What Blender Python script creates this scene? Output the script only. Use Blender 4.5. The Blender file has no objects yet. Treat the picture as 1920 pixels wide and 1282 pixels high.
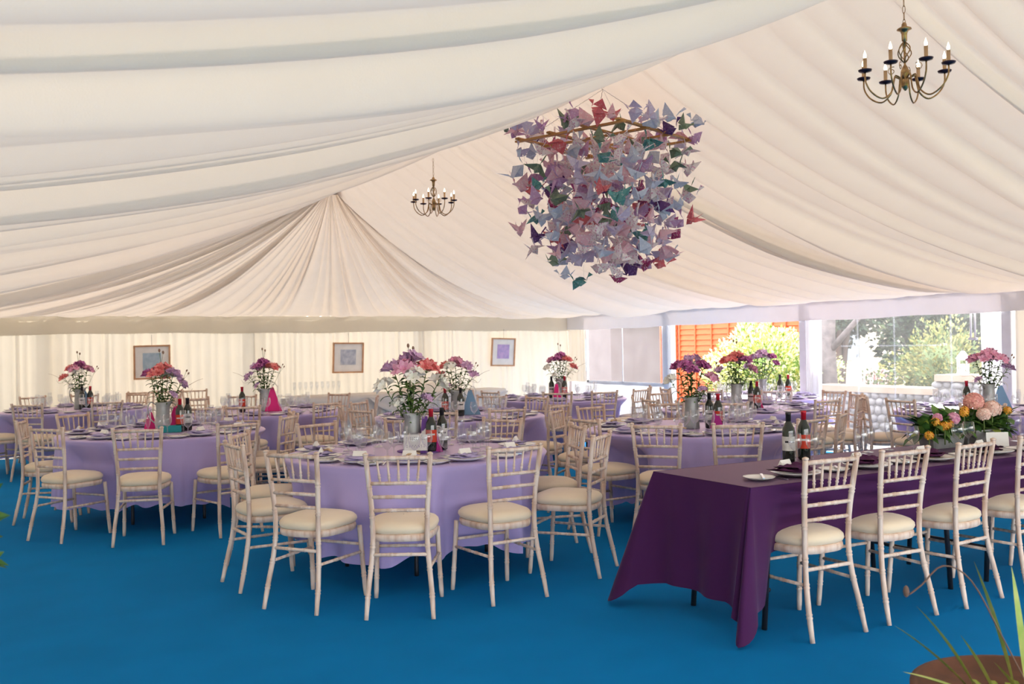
import bpy, math, random
from math import sin, cos, pi, radians, sqrt, atan2, hypot, degrees
from mathutils import Vector, Matrix
rnd = random.Random(7)
SC = bpy.context.scene
COL = SC.collection

# ------------------------------------------------------------------ camera, sky, sun, exposure
F_PX, YAW, PITCH, ROLL, HC = 1807.7, .5182, .0039, -.0173, 1.5007
fwd = Vector((sin(YAW)*cos(PITCH), cos(YAW)*cos(PITCH), sin(PITCH)))
rgt = Vector((cos(YAW), -sin(YAW), 0)); upv = rgt.cross(fwd)
r2 = rgt*cos(ROLL)+upv*sin(ROLL); u2 = upv*cos(ROLL)-rgt*sin(ROLL)
cd = bpy.data.cameras.new('camera'); cam = bpy.data.objects.new('camera', cd); COL.objects.link(cam)
m = Matrix((r2, u2, -fwd)).transposed().to_4x4(); m.translation = Vector((0, 0, HC)); cam.matrix_world = m
cd.sensor_width = 36; cd.lens = F_PX/1920*36; cd.clip_start = .05; cd.clip_end = 200
cd.dof.use_dof = True; cd.dof.focus_distance = 6.3; cd.dof.aperture_fstop = 4.0
SC.camera = cam
w = bpy.data.worlds.new('sky'); SC.world = w; w.use_nodes = True
bg = w.node_tree.nodes['Background']; bg.inputs[0].default_value = (.97, .965, .97, 1); bg.inputs[1].default_value = 3.3
sd = bpy.data.lights.new('sun', 'SUN'); sun = bpy.data.objects.new('sun', sd); COL.objects.link(sun)
SUN = Vector((.62, .48, .50)); sun.rotation_euler = SUN.to_track_quat('Z', 'Y').to_euler()
sd.energy = 5.5; sd.angle = radians(2.5); sd.color = (1, .93, .84)
SC.view_settings.view_transform = 'Standard'; SC.view_settings.look = 'None'
SC.view_settings.exposure = 1.08; SC.view_settings.gamma = 1; SC.view_settings.use_curve_mapping = False
cy = SC.cycles
cy.max_bounces = 10; cy.diffuse_bounces = 6; cy.transparent_max_bounces = 40; cy.transmission_bounces = 6; cy.glossy_bounces = 3
cy.caustics_reflective = False; cy.caustics_refractive = False; cy.sample_clamp_indirect = 6
cy.use_denoising = True

# ------------------------------------------------------------------ helpers
class MB:
    def __init__(s): s.v = []; s.f = []; s.m = []
    def add(s, v, f, mi=0, M=None):
        b = len(s.v)
        s.v += [tuple(M @ Vector(p)) if M else tuple(p) for p in v]
        s.f += [tuple(i+b for i in q) for q in f]; s.m += [mi]*len(f); return s
    def box(s, c, d, rz=0, mi=0, M=None, taper=1):
        x, y, z = d[0]/2, d[1]/2, d[2]/2; v = []
        for k, (a, b, e) in enumerate([(-x,-y,-z),(x,-y,-z),(x,y,-z),(-x,y,-z),(-x,-y,z),(x,-y,z),(x,y,z),(-x,y,z)]):
            t = taper if k > 3 else 1; a *= t; b *= t
            v.append((c[0]+a*cos(rz)-b*sin(rz), c[1]+a*sin(rz)+b*cos(rz), c[2]+e))
        return s.add(v, [(0,3,2,1),(4,5,6,7),(0,1,5,4),(1,2,6,5),(2,3,7,6),(3,0,4,7)], mi, M)
    def tube(s, path, r, seg=8, mi=0, M=None, cap=True):
        n = len(path); P = [Vector(p) for p in path]; v = []; R = r if isinstance(r, (list, tuple)) else [r]*n
        up = Vector((0, 0, 1)); t0 = (P[1]-P[0]).normalized()
        if abs(t0.dot(up)) > .9: up = Vector((0, 1, 0))
        a = t0.cross(up).normalized()
        for i in range(n):
            t = (P[min(i+1, n-1)]-P[max(i-1, 0)]).normalized()
            a = (a-t*a.dot(t)).normalized(); b = t.cross(a)
            for k in range(seg):
                q = 2*pi*k/seg; v.append(P[i]+(a*cos(q)+b*sin(q))*R[i])
        f = [(i*seg+k, i*seg+(k+1) % seg, (i+1)*seg+(k+1) % seg, (i+1)*seg+k) for i in range(n-1) for k in range(seg)]
        if cap: f += [tuple(reversed(range(seg))), tuple(range((n-1)*seg, n*seg))]
        return s.add(v, f, mi, M)
    def lathe(s, prof, seg=20, c=(0, 0, 0), mi=0, M=None, cap=False):
        v = []; n = len(prof)
        for r, z in prof:
            for k in range(seg): q = 2*pi*k/seg; v.append((c[0]+r*cos(q), c[1]+r*sin(q), c[2]+z))
        f = [(i*seg+k, i*seg+(k+1) % seg, (i+1)*seg+(k+1) % seg, (i+1)*seg+k) for i in range(n-1) for k in range(seg)]
        if cap: f += [tuple(reversed(range(seg))), tuple(range((n-1)*seg, n*seg))]
        return s.add(v, f, mi, M)
    def grid(s, nu, nv, fn, mi=0, M=None, wrap=False):
        v = [fn(i, j) for i in range(nu) for j in range(nv)]; f = []
        for i in range(nu if wrap else nu-1):
            for j in range(nv-1):
                i2 = (i+1) % nu; f.append((i*nv+j, i2*nv+j, i2*nv+j+1, i*nv+j+1))
        return s.add(v, f, mi, M)
    def ball(s, c, r, seg=8, sq=(1, 1, 1), mi=0):
        prof = [(max(1e-4, sin(pi*i/(seg//2+1))), -cos(pi*i/(seg//2+1))) for i in range(seg//2+2)]
        return s.lathe([(a*r, b*r) for a, b in prof], seg, (0, 0, 0), mi, Matrix.Translation(c) @ Matrix.Diagonal((*sq, 1)))
    def mesh(s, name, mats, smooth=True):
        me = bpy.data.meshes.new(name); me.from_pydata(s.v, [], s.f)
        for q in (mats if isinstance(mats, (list, tuple)) else [mats]): me.materials.append(q)
        if max(s.m, default=0): me.polygons.foreach_set('material_index', s.m)
        if smooth: me.polygons.foreach_set('use_smooth', [True]*len(s.f))
        me.update(); return me
    def obj(s, name, mats, parent=None, smooth=True): return ob(name, s.mesh(name, mats, smooth), parent)

def ob(name, data, parent=None):
    o = bpy.data.objects.new(name, data); COL.objects.link(o)
    if parent: o.parent = parent
    return o
def tag(o, label, cat, group=None, kind=None):
    if label: o['label'] = label
    if cat: o['category'] = cat
    if group: o['group'] = group
    if kind: o['kind'] = kind
    return o
def thing(name, label, cat, loc=(0, 0, 0), rz=0, group=None):
    o = ob(name, None); o.location = loc; o.rotation_euler = (0, 0, rz); o.empty_display_size = .1
    return tag(o, label, cat, group)
def struct(mb, name, mats, smooth=True): o = mb.obj(name, mats, None, smooth); o['kind'] = 'structure'; return o
def kids(r): return [o for o in list(CH.get(r.name, []))]
CH = {}
def reg(root):
    for o in COL.objects:
        if o.parent is not None: CH.setdefault(o.parent.name, [])
    CH[root.name] = [o for o in COL.objects if o.parent == root]
    for c in CH[root.name]: CH[c.name] = [o for o in COL.objects if o.parent == c]
    return root
def dup(root, loc, rz=0, label=None, group=None, scale=None, eul=None):
    r = root.copy(); COL.objects.link(r); r.location = loc; r.rotation_euler = eul or (0, 0, rz)
    if label: r['label'] = label
    if group: r['group'] = group
    if scale: r.scale = (scale,)*3 if not hasattr(scale, '__len__') else scale
    for c in kids(root):
        d = c.copy(); COL.objects.link(d); d.parent = r
        for g in kids(c): e = g.copy(); COL.objects.link(e); e.parent = d
    return r
class Proto:
    """first use moves the prototype itself, later uses copy it"""
    def __init__(s, root): s.r = reg(root); s.used = False
    def put(s, loc, rz=0, label=None, group=None, scale=None, eul=None):
        if not s.used:
            s.used = True; r = s.r; r.location = loc; r.rotation_euler = eul or (0, 0, rz)
            if label: r['label'] = label
            if group: r['group'] = group
            if scale: r.scale = (scale,)*3 if not hasattr(scale, '__len__') else scale
            return r
        return dup(s.r, loc, rz, label, group, scale, eul)

# ------------------------------------------------------------------ materials
def mat(name, col, rough=.6, metal=0, col2=None, scale=8, stretch=(1, 1, 1), bump=0, bscale=60, emit=None, estr=0, spec=.5, sheen=0, detail=3, contrast=(.35, .65)):
    M = bpy.data.materials.new(name); M.use_nodes = True; N = M.node_tree.nodes; L = M.node_tree.links
    b = N['Principled BSDF']; b.inputs['Base Color'].default_value = (*col, 1); b.inputs['Roughness'].default_value = rough
    b.inputs['Metallic'].default_value = metal; b.inputs['Specular IOR Level'].default_value = spec
    if sheen: b.inputs['Sheen Weight'].default_value = sheen
    tc = N.new('ShaderNodeTexCoord'); mp = N.new('ShaderNodeMapping'); mp.inputs['Scale'].default_value = stretch
    L.new(tc.outputs['Object'], mp.inputs['Vector'])
    no = N.new('ShaderNodeTexNoise'); no.inputs['Scale'].default_value = scale; no.inputs['Detail'].default_value = detail
    L.new(mp.outputs[0], no.inputs['Vector'])
    ra = N.new('ShaderNodeValToRGB'); ra.color_ramp.elements[0].position = contrast[0]; ra.color_ramp.elements[1].position = contrast[1]
    c2 = col2 or tuple(min(1, c*.92) for c in col)
    ra.color_ramp.elements[0].color = (*col, 1); ra.color_ramp.elements[1].color = (*c2, 1)
    L.new(no.outputs['Fac'], ra.inputs[0]); L.new(ra.outputs[0], b.inputs['Base Color'])
    if bump:
        n2 = N.new('ShaderNodeTexNoise'); n2.inputs['Scale'].default_value = bscale; L.new(tc.outputs['Object'], n2.inputs['Vector'])
        bu = N.new('ShaderNodeBump'); bu.inputs['Strength'].default_value = bump; bu.inputs['Distance'].default_value = .01
        L.new(n2.outputs['Fac'], bu.inputs['Height']); L.new(bu.outputs[0], b.inputs['Normal'])
    if emit: b.inputs['Emission Color'].default_value = (*emit, 1); b.inputs['Emission Strength'].default_value = estr
    return M
def cloth(name, col, trans, mix=.5, bump=.15, bscale=250, vary=.05, sheen=0):
    """thin woven cloth: part reflects, part lets daylight through"""
    M = bpy.data.materials.new(name); M.use_nodes = True; N = M.node_tree.nodes; L = M.node_tree.links
    N.remove(N['Principled BSDF']); out = N['Material Output']
    d = N.new('ShaderNodeBsdfDiffuse'); t = N.new('ShaderNodeBsdfTranslucent'); x = N.new('ShaderNodeMixShader')
    tc = N.new('ShaderNodeTexCoord'); no = N.new('ShaderNodeTexNoise'); no.inputs['Scale'].default_value = 3; no.inputs['Detail'].default_value = 4
    L.new(tc.outputs['Object'], no.inputs['Vector'])
    ra = N.new('ShaderNodeValToRGB'); ra.color_ramp.elements[0].position = .3; ra.color_ramp.elements[1].position = .7
    ra.color_ramp.elements[0].color = (*[c*(1-vary) for c in col], 1); ra.color_ramp.elements[1].color = (*col, 1)
    L.new(no.outputs['Fac'], ra.inputs[0]); L.new(ra.outputs[0], d.inputs['Color'])
    t.inputs['Color'].default_value = (*trans, 1); x.inputs[0].default_value = mix
    n2 = N.new('ShaderNodeTexNoise'); n2.inputs['Scale'].default_value = bscale; L.new(tc.outputs['Object'], n2.inputs['Vector'])
    bu = N.new('ShaderNodeBump'); bu.inputs['Strength'].default_value = bump; bu.inputs['Distance'].default_value = .01
    L.new(n2.outputs['Fac'], bu.inputs['Height']); L.new(bu.outputs[0], d.inputs['Normal'])
    L.new(d.outputs[0], x.inputs[1]); L.new(t.outputs[0], x.inputs[2]); L.new(x.outputs[0], out.inputs[0])
    if sheen:   # smooth satin weave: a soft gloss that grows at grazing angles
        g = N.new('ShaderNodeBsdfGlossy'); g.inputs['Roughness'].default_value = .42; g.inputs[0].default_value = (.95, .82, .93, 1)
        lw = N.new('ShaderNodeLayerWeight'); lw.inputs['Blend'].default_value = .5
        p = N.new('ShaderNodeMath'); p.operation = 'POWER'; p.inputs[1].default_value = 4; L.new(lw.outputs['Facing'], p.inputs[0])
        q = N.new('ShaderNodeMath'); q.operation = 'MULTIPLY'; q.inputs[1].default_value = sheen; L.new(p.outputs[0], q.inputs[0])
        y = N.new('ShaderNodeMixShader'); L.new(q.outputs[0], y.inputs[0]); L.new(x.outputs[0], y.inputs[1]); L.new(g.outputs[0], y.inputs[2]); L.new(y.outputs[0], out.inputs[0])
    return M
def thin_glass(name, tint=(.93, .94, .95), haze=0, fac=.17, edge=.97):
    M = bpy.data.materials.new(name); M.use_nodes = True; N = M.node_tree.nodes; L = M.node_tree.links
    N.remove(N['Principled BSDF']); out = N['Material Output']
    tr = N.new('ShaderNodeBsdfTransparent'); tr.inputs[0].default_value = (*tint, 1)
    gl = N.new('ShaderNodeBsdfGlossy'); gl.inputs['Roughness'].default_value = .03; gl.inputs[0].default_value = (1, 1, 1, 1)
    lw = N.new('ShaderNodeLayerWeight'); lw.inputs['Blend'].default_value = .35
    mr = N.new('ShaderNodeMapRange'); mr.inputs['To Min'].default_value = fac; mr.inputs['To Max'].default_value = edge
    L.new(lw.outputs['Facing'], mr.inputs['Value'])
    pw = N.new('ShaderNodeMath'); pw.operation = 'POWER'; pw.inputs[1].default_value = 1.6; L.new(mr.outputs[0], pw.inputs[0])
    x = N.new('ShaderNodeMixShader'); L.new(pw.outputs[0], x.inputs[0]); L.new(tr.outputs[0], x.inputs[1]); L.new(gl.outputs[0], x.inputs[2])
    last = x
    if haze:
        df = N.new('ShaderNodeBsdfDiffuse'); df.inputs[0].default_value = (.9, .9, .92, 1)
        ts = N.new('ShaderNodeBsdfTranslucent'); ts.inputs[0].default_value = (.95, .95, 1, 1)
        y = N.new('ShaderNodeMixShader'); y.inputs[0].default_value = .6; L.new(df.outputs[0], y.inputs[1]); L.new(ts.outputs[0], y.inputs[2])
        tc = N.new('ShaderNodeTexCoord'); no = N.new('ShaderNodeTexNoise'); no.inputs['Scale'].default_value = 4; no.inputs['Detail'].default_value = 8
        L.new(tc.outputs['Object'], no.inputs['Vector'])
        m2 = N.new('ShaderNodeMapRange'); m2.inputs['From Min'].default_value = .3; m2.inputs['From Max'].default_value = .7
        m2.inputs['To Min'].default_value = haze*.75; m2.inputs['To Max'].default_value = haze*1.25; L.new(no.outputs['Fac'], m2.inputs['Value'])
        z = N.new('ShaderNodeMixShader'); L.new(m2.outputs[0], z.inputs[0]); L.new(x.outputs[0], z.inputs[1]); L.new(y.outputs[0], z.inputs[2]); last = z
    L.new(last.outputs[0], out.inputs[0]); return M

LINING = cloth('cream_lining', (.84, .75, .65), (.25, .205, .168), .27)
LINING_L = LINING
VAL_R = cloth('white_valance', (.9, .88, .88), (.3, .27, .29), .2)
VAL_B = cloth('cream_valance', (.88, .83, .72), (.5, .44, .34), .36)
PLEAT = cloth('pleated_wall_cloth', (.88, .84, .76), (.31, .275, .22), .30)
PVC = cloth('white_pvc', (.86, .86, .88), (.6, .6, .64), .35, 0)
CARPET = mat('blue_carpet', (0.0, .235, .60), .95, 0, (0.0, .215, .55), 2.2, bump=.6, bscale=500, spec=.1)
WOOD = mat('limed_wood', (.80, .66, .56), .5, 0, (.60, .40, .29), 5, (6, 6, .8), bump=.2, bscale=40, detail=5, contrast=(.42, .66))
CUSH = mat('cream_cushion', (.86, .73, .54), .85, 0, (.82, .68, .49), 4, bump=.08, bscale=300, sheen=.3, spec=.2)
LILAC = cloth('lilac_cloth', (.56, .47, .84), (.46, .38, .76), .18, .1, 400, .04, .75)
PURPLE = cloth('purple_cloth', (.075, .022, .085), (.1, .02, .12), .06, .1, 400, .05, .38)
NAPL = mat('lilac_napkin', (.47, .41, .66), .8, bump=.2, bscale=120, spec=.2)
NAPP = mat('purple_napkin', (.07, .012, .06), .8, bump=.2, bscale=120, spec=.2)
CHINA = mat('white_china', (.88, .86, .83), .15, 0, (.86, .84, .8), 2)
CARD = mat('ivory_card', (.92, .9, .84), .8)
STEEL = mat('cutlery_steel', (.8, .8, .8), .18, 1)
BRASS = mat('antique_brass', (.48, .31, .15), .28, 1, (.25, .15, .07), 30)
DARKM = mat('dark_metal', (.035, .035, .045), .4, .6)
PANM = mat('dark_drip_pan', (.05, .03, .05), .3, .8)
CANDLE = mat('candle_tube_brass', (.55, .36, .2), .35, .8)
BULB = mat('lit_bulb', (1, .95, .85), .3, emit=(1, .86, .62), estr=3)
GALV = mat('galvanised_metal', (.46, .47, .46), .5, .55, (.34, .36, .35), 14, bump=.1, bscale=30)
BOTTLE = mat('dark_bottle_glass', (.012, .02, .012), .06, 0, (.01, .014, .01), spec=.8)
REDCAP = mat('red_foil', (.5, .01, .03), .35, .2); BLKCAP = mat('black_foil', (.02, .02, .025), .35, .2)
REDLAB = mat('red_paper_label', (.62, .05, .02), .7); WHTLAB = mat('white_paper_label', (.8, .78, .74), .7, 0, (.6, .58, .55), 40)
GLASS = thin_glass('clear_glass'); PLASTIC = thin_glass('window_plastic', (.88, .90, .93), .075, .03, .25)
LEAFG = mat('leaf_green', (.075, .16, .03), .5, 0, (.14, .26, .05), 25)
LEAFD = mat('dark_leaf_green', (.03, .09, .02), .45, 0, (.06, .15, .03), 25)
STEMG = mat('stem_green', (.13, .2, .05), .6); TWIG = mat('twig_brown', (.16, .09, .06), .7)
PINKF = mat('pink_petal', (.75, .28, .48), .6, 0, (.85, .5, .6), 60); REDF = mat('coral_red_petal', (.82, .14, .18), .6, 0, (.88, .40, .34), 60)
MAGF = mat('magenta_petal', (.42, .07, .28), .6, 0, (.62, .22, .48), 60); WHTF = mat('white_petal', (.92, .9, .82), .6, 0, (.9, .88, .8), 60)
LILF = mat('lilac_petal', (.62, .38, .62), .6, 0, (.75, .52, .7), 60); YELF = mat('yellow_petal', (.8, .45, .03), .6, 0, (.85, .3, .05), 50)
HYD = mat('pink_hydrangea', (.82, .33, .30), .7, 0, (.9, .5, .4), 60); HYD2 = mat('pale_hydrangea', (.88, .56, .46), .7, 0, (.9, .7, .6), 60)
PINKB = mat('bright_pink_card', (.78, .01, .22), .6); BLUEB = mat('pale_blue_card', (.22, .40, .6), .6); PURPB = mat('violet_card', (.2, .07, .4), .6)
TEALB = mat('teal_card', (.0, .32, .33), .5); MAGB = mat('magenta_card', (.45, .01, .25), .6)

# ------------------------------------------------------------------ marquee shell
XL, XR, YB, YF, HE, VT = -1.86, 10.14, 15.6, -2.4, 2.05, .272
XM = (XL+XR)/2; YA = 11.9
def ridge_z(y):
    return 3.47 + .11*max(0, min(1, (y-5.5)/3.5))
def lobes(n, seed, irr=.5):
    r = random.Random(seed); ws = [1+irr*(r.random()-.5)*2 for _ in range(n)]; t = sum(ws); e = [0]
    for q in ws: e.append(e[-1]+q/t)
    am = [.45+.9*r.random()**1.4 for _ in range(n)]; return e, am
def lobe_samples(n, seed, per=7, irr=.55):
    """positions and heights of a row of hanging folds, with sharp grooves between them"""
    e, am = lobes(n, seed, irr); S = []
    for i in range(n):
        sk = random.Random(seed*31+i).uniform(.3, .7)
        for k in range(per):
            t = k/per; tt = .5*t/sk if t < sk else .5+.5*(t-sk)/(1-sk)
            S.append((e[i]+(e[i+1]-e[i])*t, -am[i]*sin(pi*tt)**.85, am[i]))
    S.append((1, 0, 1)); return S
def panel(mb, A, B, S, nv, amp, sag, wob, seed):
    """fabric hung between edge A(s) (high) and edge B(s) (low), folds run from A to B"""
    r = random.Random(seed); ph = [(r.uniform(0, 6.28), r.uniform(1, 3)) for _ in range(6)]
    def fn(i, j):
        s, h, am = S[i]; v = j/(nv-1)
        a, b = Vector(A(s)), Vector(B(s)); L = (b-a).length
        ds = wob*sin(pi*v)*sum(sin(q[0]+s*q[1]*9+v*2.2*q[1]) for q in ph[:3])/3
        a2, b2 = Vector(A(min(1, max(0, s+ds)))), Vector(B(min(1, max(0, s+ds))))
        p = a2.lerp(b2, v)
        env = (.35+.65*min(1, v*2.2))*(1 if v < .8 else 1-(v-.8)/.2*.82)
        if j == 0: env = .15
        p.z += h*amp*env*(1+.25*sin(ph[4][0]+s*40+v*5)) - sag*(4*v*(1-v))**.9*(1.15-.3*v)*L/6
        return p
    mb.grid(len(S), nv, fn)
# right slope: from the ridge down to the right eave, fanning to the back corner
def A_r(s): y = YF+(YA-YF)*s; return (XM, y, ridge_z(y))
def B_r(s):
    y = YF+(YA-YF)*s; k = max(0, (y-7.5)/(YA-7.5)); return (XR, y+(YB-YA)*k, HE)
def B_l(s): x, y, z = B_r(s); return (XL, y, z)
mb = MB(); panel(mb, A_r, B_r, lobe_samples(58, 3), 30, .135, .34, .004, 5); struct(mb, 'ceiling', LINING)
mb = MB(); panel(mb, A_r, B_l, lobe_samples(46, 11, 8), 30, .15, .30, .004, 8); struct(mb, 'ceiling', LINING_L)
mb = MB()
panel(mb, lambda s: (XM-.12+.24*s, YA+.06*sin(pi*s), 3.55), lambda s: (XL+(XR-XL)*s, YB, HE), lobe_samples(46, 21), 30, .08, .36, 0, 2); struct(mb, 'ceiling', LINING)
mb = MB(); mb.add([(XM-.2, YA-.02, 3.5), (XM, YA-.3, 3.575), (XM+.2, YA-.02, 3.5), (XM, YA+.12, 3.49)], [(0, 1, 2, 3)]); tp = struct(mb, 'trim_1', mat('apex_patch', (.75, .6, .48), .8)); tp['label'] = 'beige fabric patch at the roof apex'
# floor
mb = MB(); mb.box(((XL+XR)/2, (YF+YB)/2, -.02), (XR-XL+.02, YB-YF, .04)); struct(mb, 'floor', CARPET, False)
# back wall: pleated cloth hung from the eave rail
def pleats(x0, x1, z0, z1, fix, axis, seed, n, depth=.045):
    mb = MB(); S = lobe_samples(n, seed, 6, .5)
    def fn(i, j):
        s, h, am = S[i]; v = j/8; u = x0+(x1-x0)*s; d = h*depth*(.55+.45*v)+.01*sin(u*9+v*3)
        return (u, fix+d, z0+(z1-z0)*(1-v)) if axis == 'x' else (fix+d, u, z0+(z1-z0)*(1-v))
    mb.grid(len(S), 9, fn); return mb
struct(pleats(XL, XR, .0, HE-.02, YB, 'x', 5, 84, .05), 'wall_back', PLEAT)
struct(pleats(YF, YB, .0, HE-.02, XL, 'y', 6, 100), 'wall_left', PLEAT)
mb = MB(); mb.add([(XL, YF, HE), (XR, YF, HE), (XM, YF, 3.6)], [(0, 1, 2)]); struct(mb, 'wall_front_added', LINING, False)  # unseen gable over the open front, added to keep skylight off the roof lining
# valances
def valance(p0, p1, seed, inward, wv=.012):
    mb = MB(); P0, P1 = Vector(p0), Vector(p1); n = 120; r = random.Random(seed); ph = [r.uniform(0, 6) for _ in range(5)]
    def fn(i, j):
        t = i/(n-1); v = j/5; L = (P1-P0).length*t
        d = wv*(sin(L*2.1+ph[0])+.5*sin(L*5.3+ph[1]+v*2))*(.3+v)
        z = HE-.0-VT*v+(.008*sin(L*1.3+ph[2])+.006*sin(L*4.1+ph[3]))*(1 if j else .4)
        return P0.lerp(P1, t)+Vector(inward)*(.06+d)+Vector((0, 0, z))
    mb.grid(n, 6, fn); return mb
o = struct(valance((XR, YF, 0), (XR, YB, 0), 3, (-1, 0, 0)), 'trim_2', VAL_R)
o = struct(valance((XL, YB, 0), (XR, YB, 0), 4, (0, -1, 0)), 'trim_3', VAL_B)
o = struct(valance((XL, YF, 0), (XL, YB, 0), 5, (1, 0, 0)), 'trim_4', VAL_B)
# leg posts
ALU = mat('white_frame_post', (.72, .72, .76), .5)
mb = MB()
for y in (6.6, 9.6, 12.6, 3.6, .6): mb.box((XR+.01, y, 1.0), (.11, .11, 2.0))
struct(mb, 'trim_5', ALU, False)
mb = MB()
for x in (1.14, 4.14, 7.14): mb.box((x, YB+.09, 1.0), (.12, .06, 2.0))
struct(mb, 'trim_6', mat('cream_post', (.78, .74, .66), .7), False)
# right wall bays
struct(pleats(12.62, YB-.02, 0, .82, XR+.05, 'y', 30, 4, .012), 'wall_right', PVC)
struct(pleats(15.0, YB-.02, .8, HE, XR, 'y', 31, 5, .04), 'wall_right', PLEAT)
mb = MB(); mb.grid(40, 12, lambda i, j: (XR+.05+.012*sin(i*.5)*sin(j*.8), 12.78+2.22*i/39, .82+1.0*j/11)); struct(mb, 'window_1', PLASTIC)
mb = MB()
for y, w_ in ((12.72, .12), (15.0, .06), (13.9, .02)): mb.box((XR+.04, y, 1.3), (.012, w_, 1.0))
mb.box((XR+.04, 13.86, .80), (.012, 2.4, .06)); struct(mb, 'trim_7', PVC, False)
mb = MB(); mb.grid(60, 16, lambda i, j: (XR+.05+.014*sin(i*.45+j*.2)*sin(j*.7), 6.95+2.4*i/59, .02+1.78*j/15)); struct(mb, 'window_2', PLASTIC)
mb = MB()
for y in (7.35, 8.15, 8.72): mb.box((XR+.04, y, .95), (.004, .022, 1.7))
mb.box((XR+.04, 8.25, 1.42), (.004, 1.5, .018)); struct(mb, 'trim_8', PLASTIC, False)
struct(pleats(9.28, 9.55, 0, 1.82, XR-.02, 'y', 33, 4, .05), 'wall_right', PVC)
struct(pleats(6.68, 6.95, 0, 1.82, XR+.02, 'y', 34, 4, .03), 'wall_right', PVC)
struct(pleats(12.35, 12.55, 0, 1.82, XR-.02, 'y', 36, 3, .04), 'wall_right', PVC)
struct(pleats(YF, 6.52, 0, HE, XR, 'y', 35, 50, .05), 'wall_right', PLEAT)

# ------------------------------------------------------------------ chair
def ringed(path, r, rings, seg=8, bump=1.22):
    """bamboo-style turned rod: thin raised bands at the given fractions"""
    P = [Vector(p) for p in path]; L = [0]
    for a, b in zip(P, P[1:]): L.append(L[-1]+(b-a).length)
    T = L[-1]
    def at(t):
        d = t*T
        for k in range(len(P)-1):
            if d <= L[k+1]+1e-9: return P[k].lerp(P[k+1], (d-L[k])/max(1e-9, L[k+1]-L[k]))
        return P[-1]
    ts = {0.0: r, 1.0: r}
    for k in range(1, len(P)-1): ts[L[k]/T] = r
    e = .005/T
    for q in rings:
        for dt, m_ in ((-3*e, .97), (-1.6*e, bump), (-.4*e, .98), (.4*e, .98), (1.6*e, bump), (3*e, .97)): ts[min(1, max(0, q+dt))] = r*m_
    k = sorted(ts); return [at(t) for t in k], [ts[t] for t in k]
def smooth_path(pts, n=3):
    P = [Vector(p) for p in pts]; out = []
    for i in range(len(P)-1):
        p0, p1, p2, p3 = P[max(i-1, 0)], P[i], P[i+1], P[min(i+2, len(P)-1)]
        for k in range(n):
            t = k/n; out.append(.5*((2*p1)+(p2-p0)*t+(2*p0-5*p1+4*p2-p3)*t*t+(3*p1-p0-3*p2+p3)*t**3))
    out.append(P[-1]); return out
def post_x(z): # half width between the back posts at height z
    pts = [(0, .186), (.15, .176), (.3, .161), (.44, .152), (.6, .156), (.75, .168), (.92, .181)]
    for (a, b), (c, d) in zip(pts, pts[1:]):
        if z <= c: return b+(d-b)*(z-a)/(c-a)
    return .181
def post_y(z):
    pts = [(0, -.075), (.15, -.042), (.3, -.012), (.44, 0), (.6, -.004), (.75, -.02), (.92, -.045)]
    for (a, b), (c, d) in zip(pts, pts[1:]):
        if z <= c: return b+(d-b)*(z-a)/(c-a)
    return -.045
ch = thing('banquet_chair', 'x', 'chair')
for s in (-1, 1):
    mb = MB(); p, r = ringed(smooth_path([(s*post_x(z), post_y(z), z) for z in (0, .15, .3, .44, .6, .75, .905)]), .0145, (.14, .30, .44, .62, .80))
    r = [q*(.86 if a.z < .05 else 1) for q, a in zip(r, p)]
    mb.tube(p, r, 10); x, y = s*post_x(.905), post_y(.905)
    mb.lathe([(.010, 0), (.0175, .006), (.0165, .013), (.004, .019)], 10, (x, y, .902)); mb.obj('back_post', WOOD, ch)
    mb = MB(); p, r = ringed(smooth_path([(s*.197, .405, 0), (s*.188, .39, .2), (s*.18, .372, .43)]), .0145, (.3, .6), bump=1.2); r[0] *= .85
    mb.tube(p, r, 10); mb.obj('leg', WOOD, ch)
def rod(z, name, r=.0105):
    mb = MB(); x = post_x(z); p, q = ringed([(-x, post_y(z), z), (x, post_y(z), z)], r, (.33, .67), bump=1.18); mb.tube(p, q, 8); mb.obj(name, WOOD, ch)
rod(.888, 'top_rail', .0125)
for z in (.745, .668, .592): rod(z, 'back_rail')
rod(.345, 'stretcher')
for k in range(5):
    t = (k-2)/3; mb = MB(); za, zb = .745, .888
    p, q = ringed([(t*post_x(za)*.93, post_y(za), za), (t*post_x(zb)*1.0, post_y(zb), zb)], .0065, (.28,), bump=1.5); mb.tube(p, q, 6); mb.obj('spindle', WOOD, ch)
for s in (-1, 1):
    mb = MB(); p, q = ringed([(s*post_x(.27), post_y(.27), .27), (s*.186, .385, .27)], .0095, (.4, .6)); mb.tube(p, q, 8); mb.obj('stretcher', WOOD, ch)
mb = MB(); p, q = ringed([(-.186, .385, .315), (.186, .385, .315)], .0095, (.33, .67)); mb.tube(p, q, 8); mb.obj('stretcher', WOOD, ch)
def seat_ring(k, n, f, z):
    q = 2*pi*k/n; c_, s_ = cos(q), sin(q); e = .62
    x = abs(c_)**e*(1 if c_ > 0 else -1); y = abs(s_)**e*(1 if s_ > 0 else -1)
    return ((.172+.03*(y+1)/2)*x*f, .195+.205*y*f+.0, z)
mb = MB(); prof = [(.97, .415), (1.0, .42), (1.02, .437), (1.01, .452), (.9, .455), (.05, .455)]
mb.grid(28, len(prof), lambda i, j: seat_ring(i, 28, *prof[j]), wrap=True)
mb.grid(28, 2, lambda i, j: seat_ring(i, 28, (.97, .05)[j], .415), wrap=True); mb.obj('seat_frame', WOOD, ch)
mb = MB(); prof = [(.93, .455), (1.01, .463), (1.045, .479), (1.03, .496), (.95, .512), (.8, .523), (.5, .532), (.25, .535), (.02, .536)]
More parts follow.
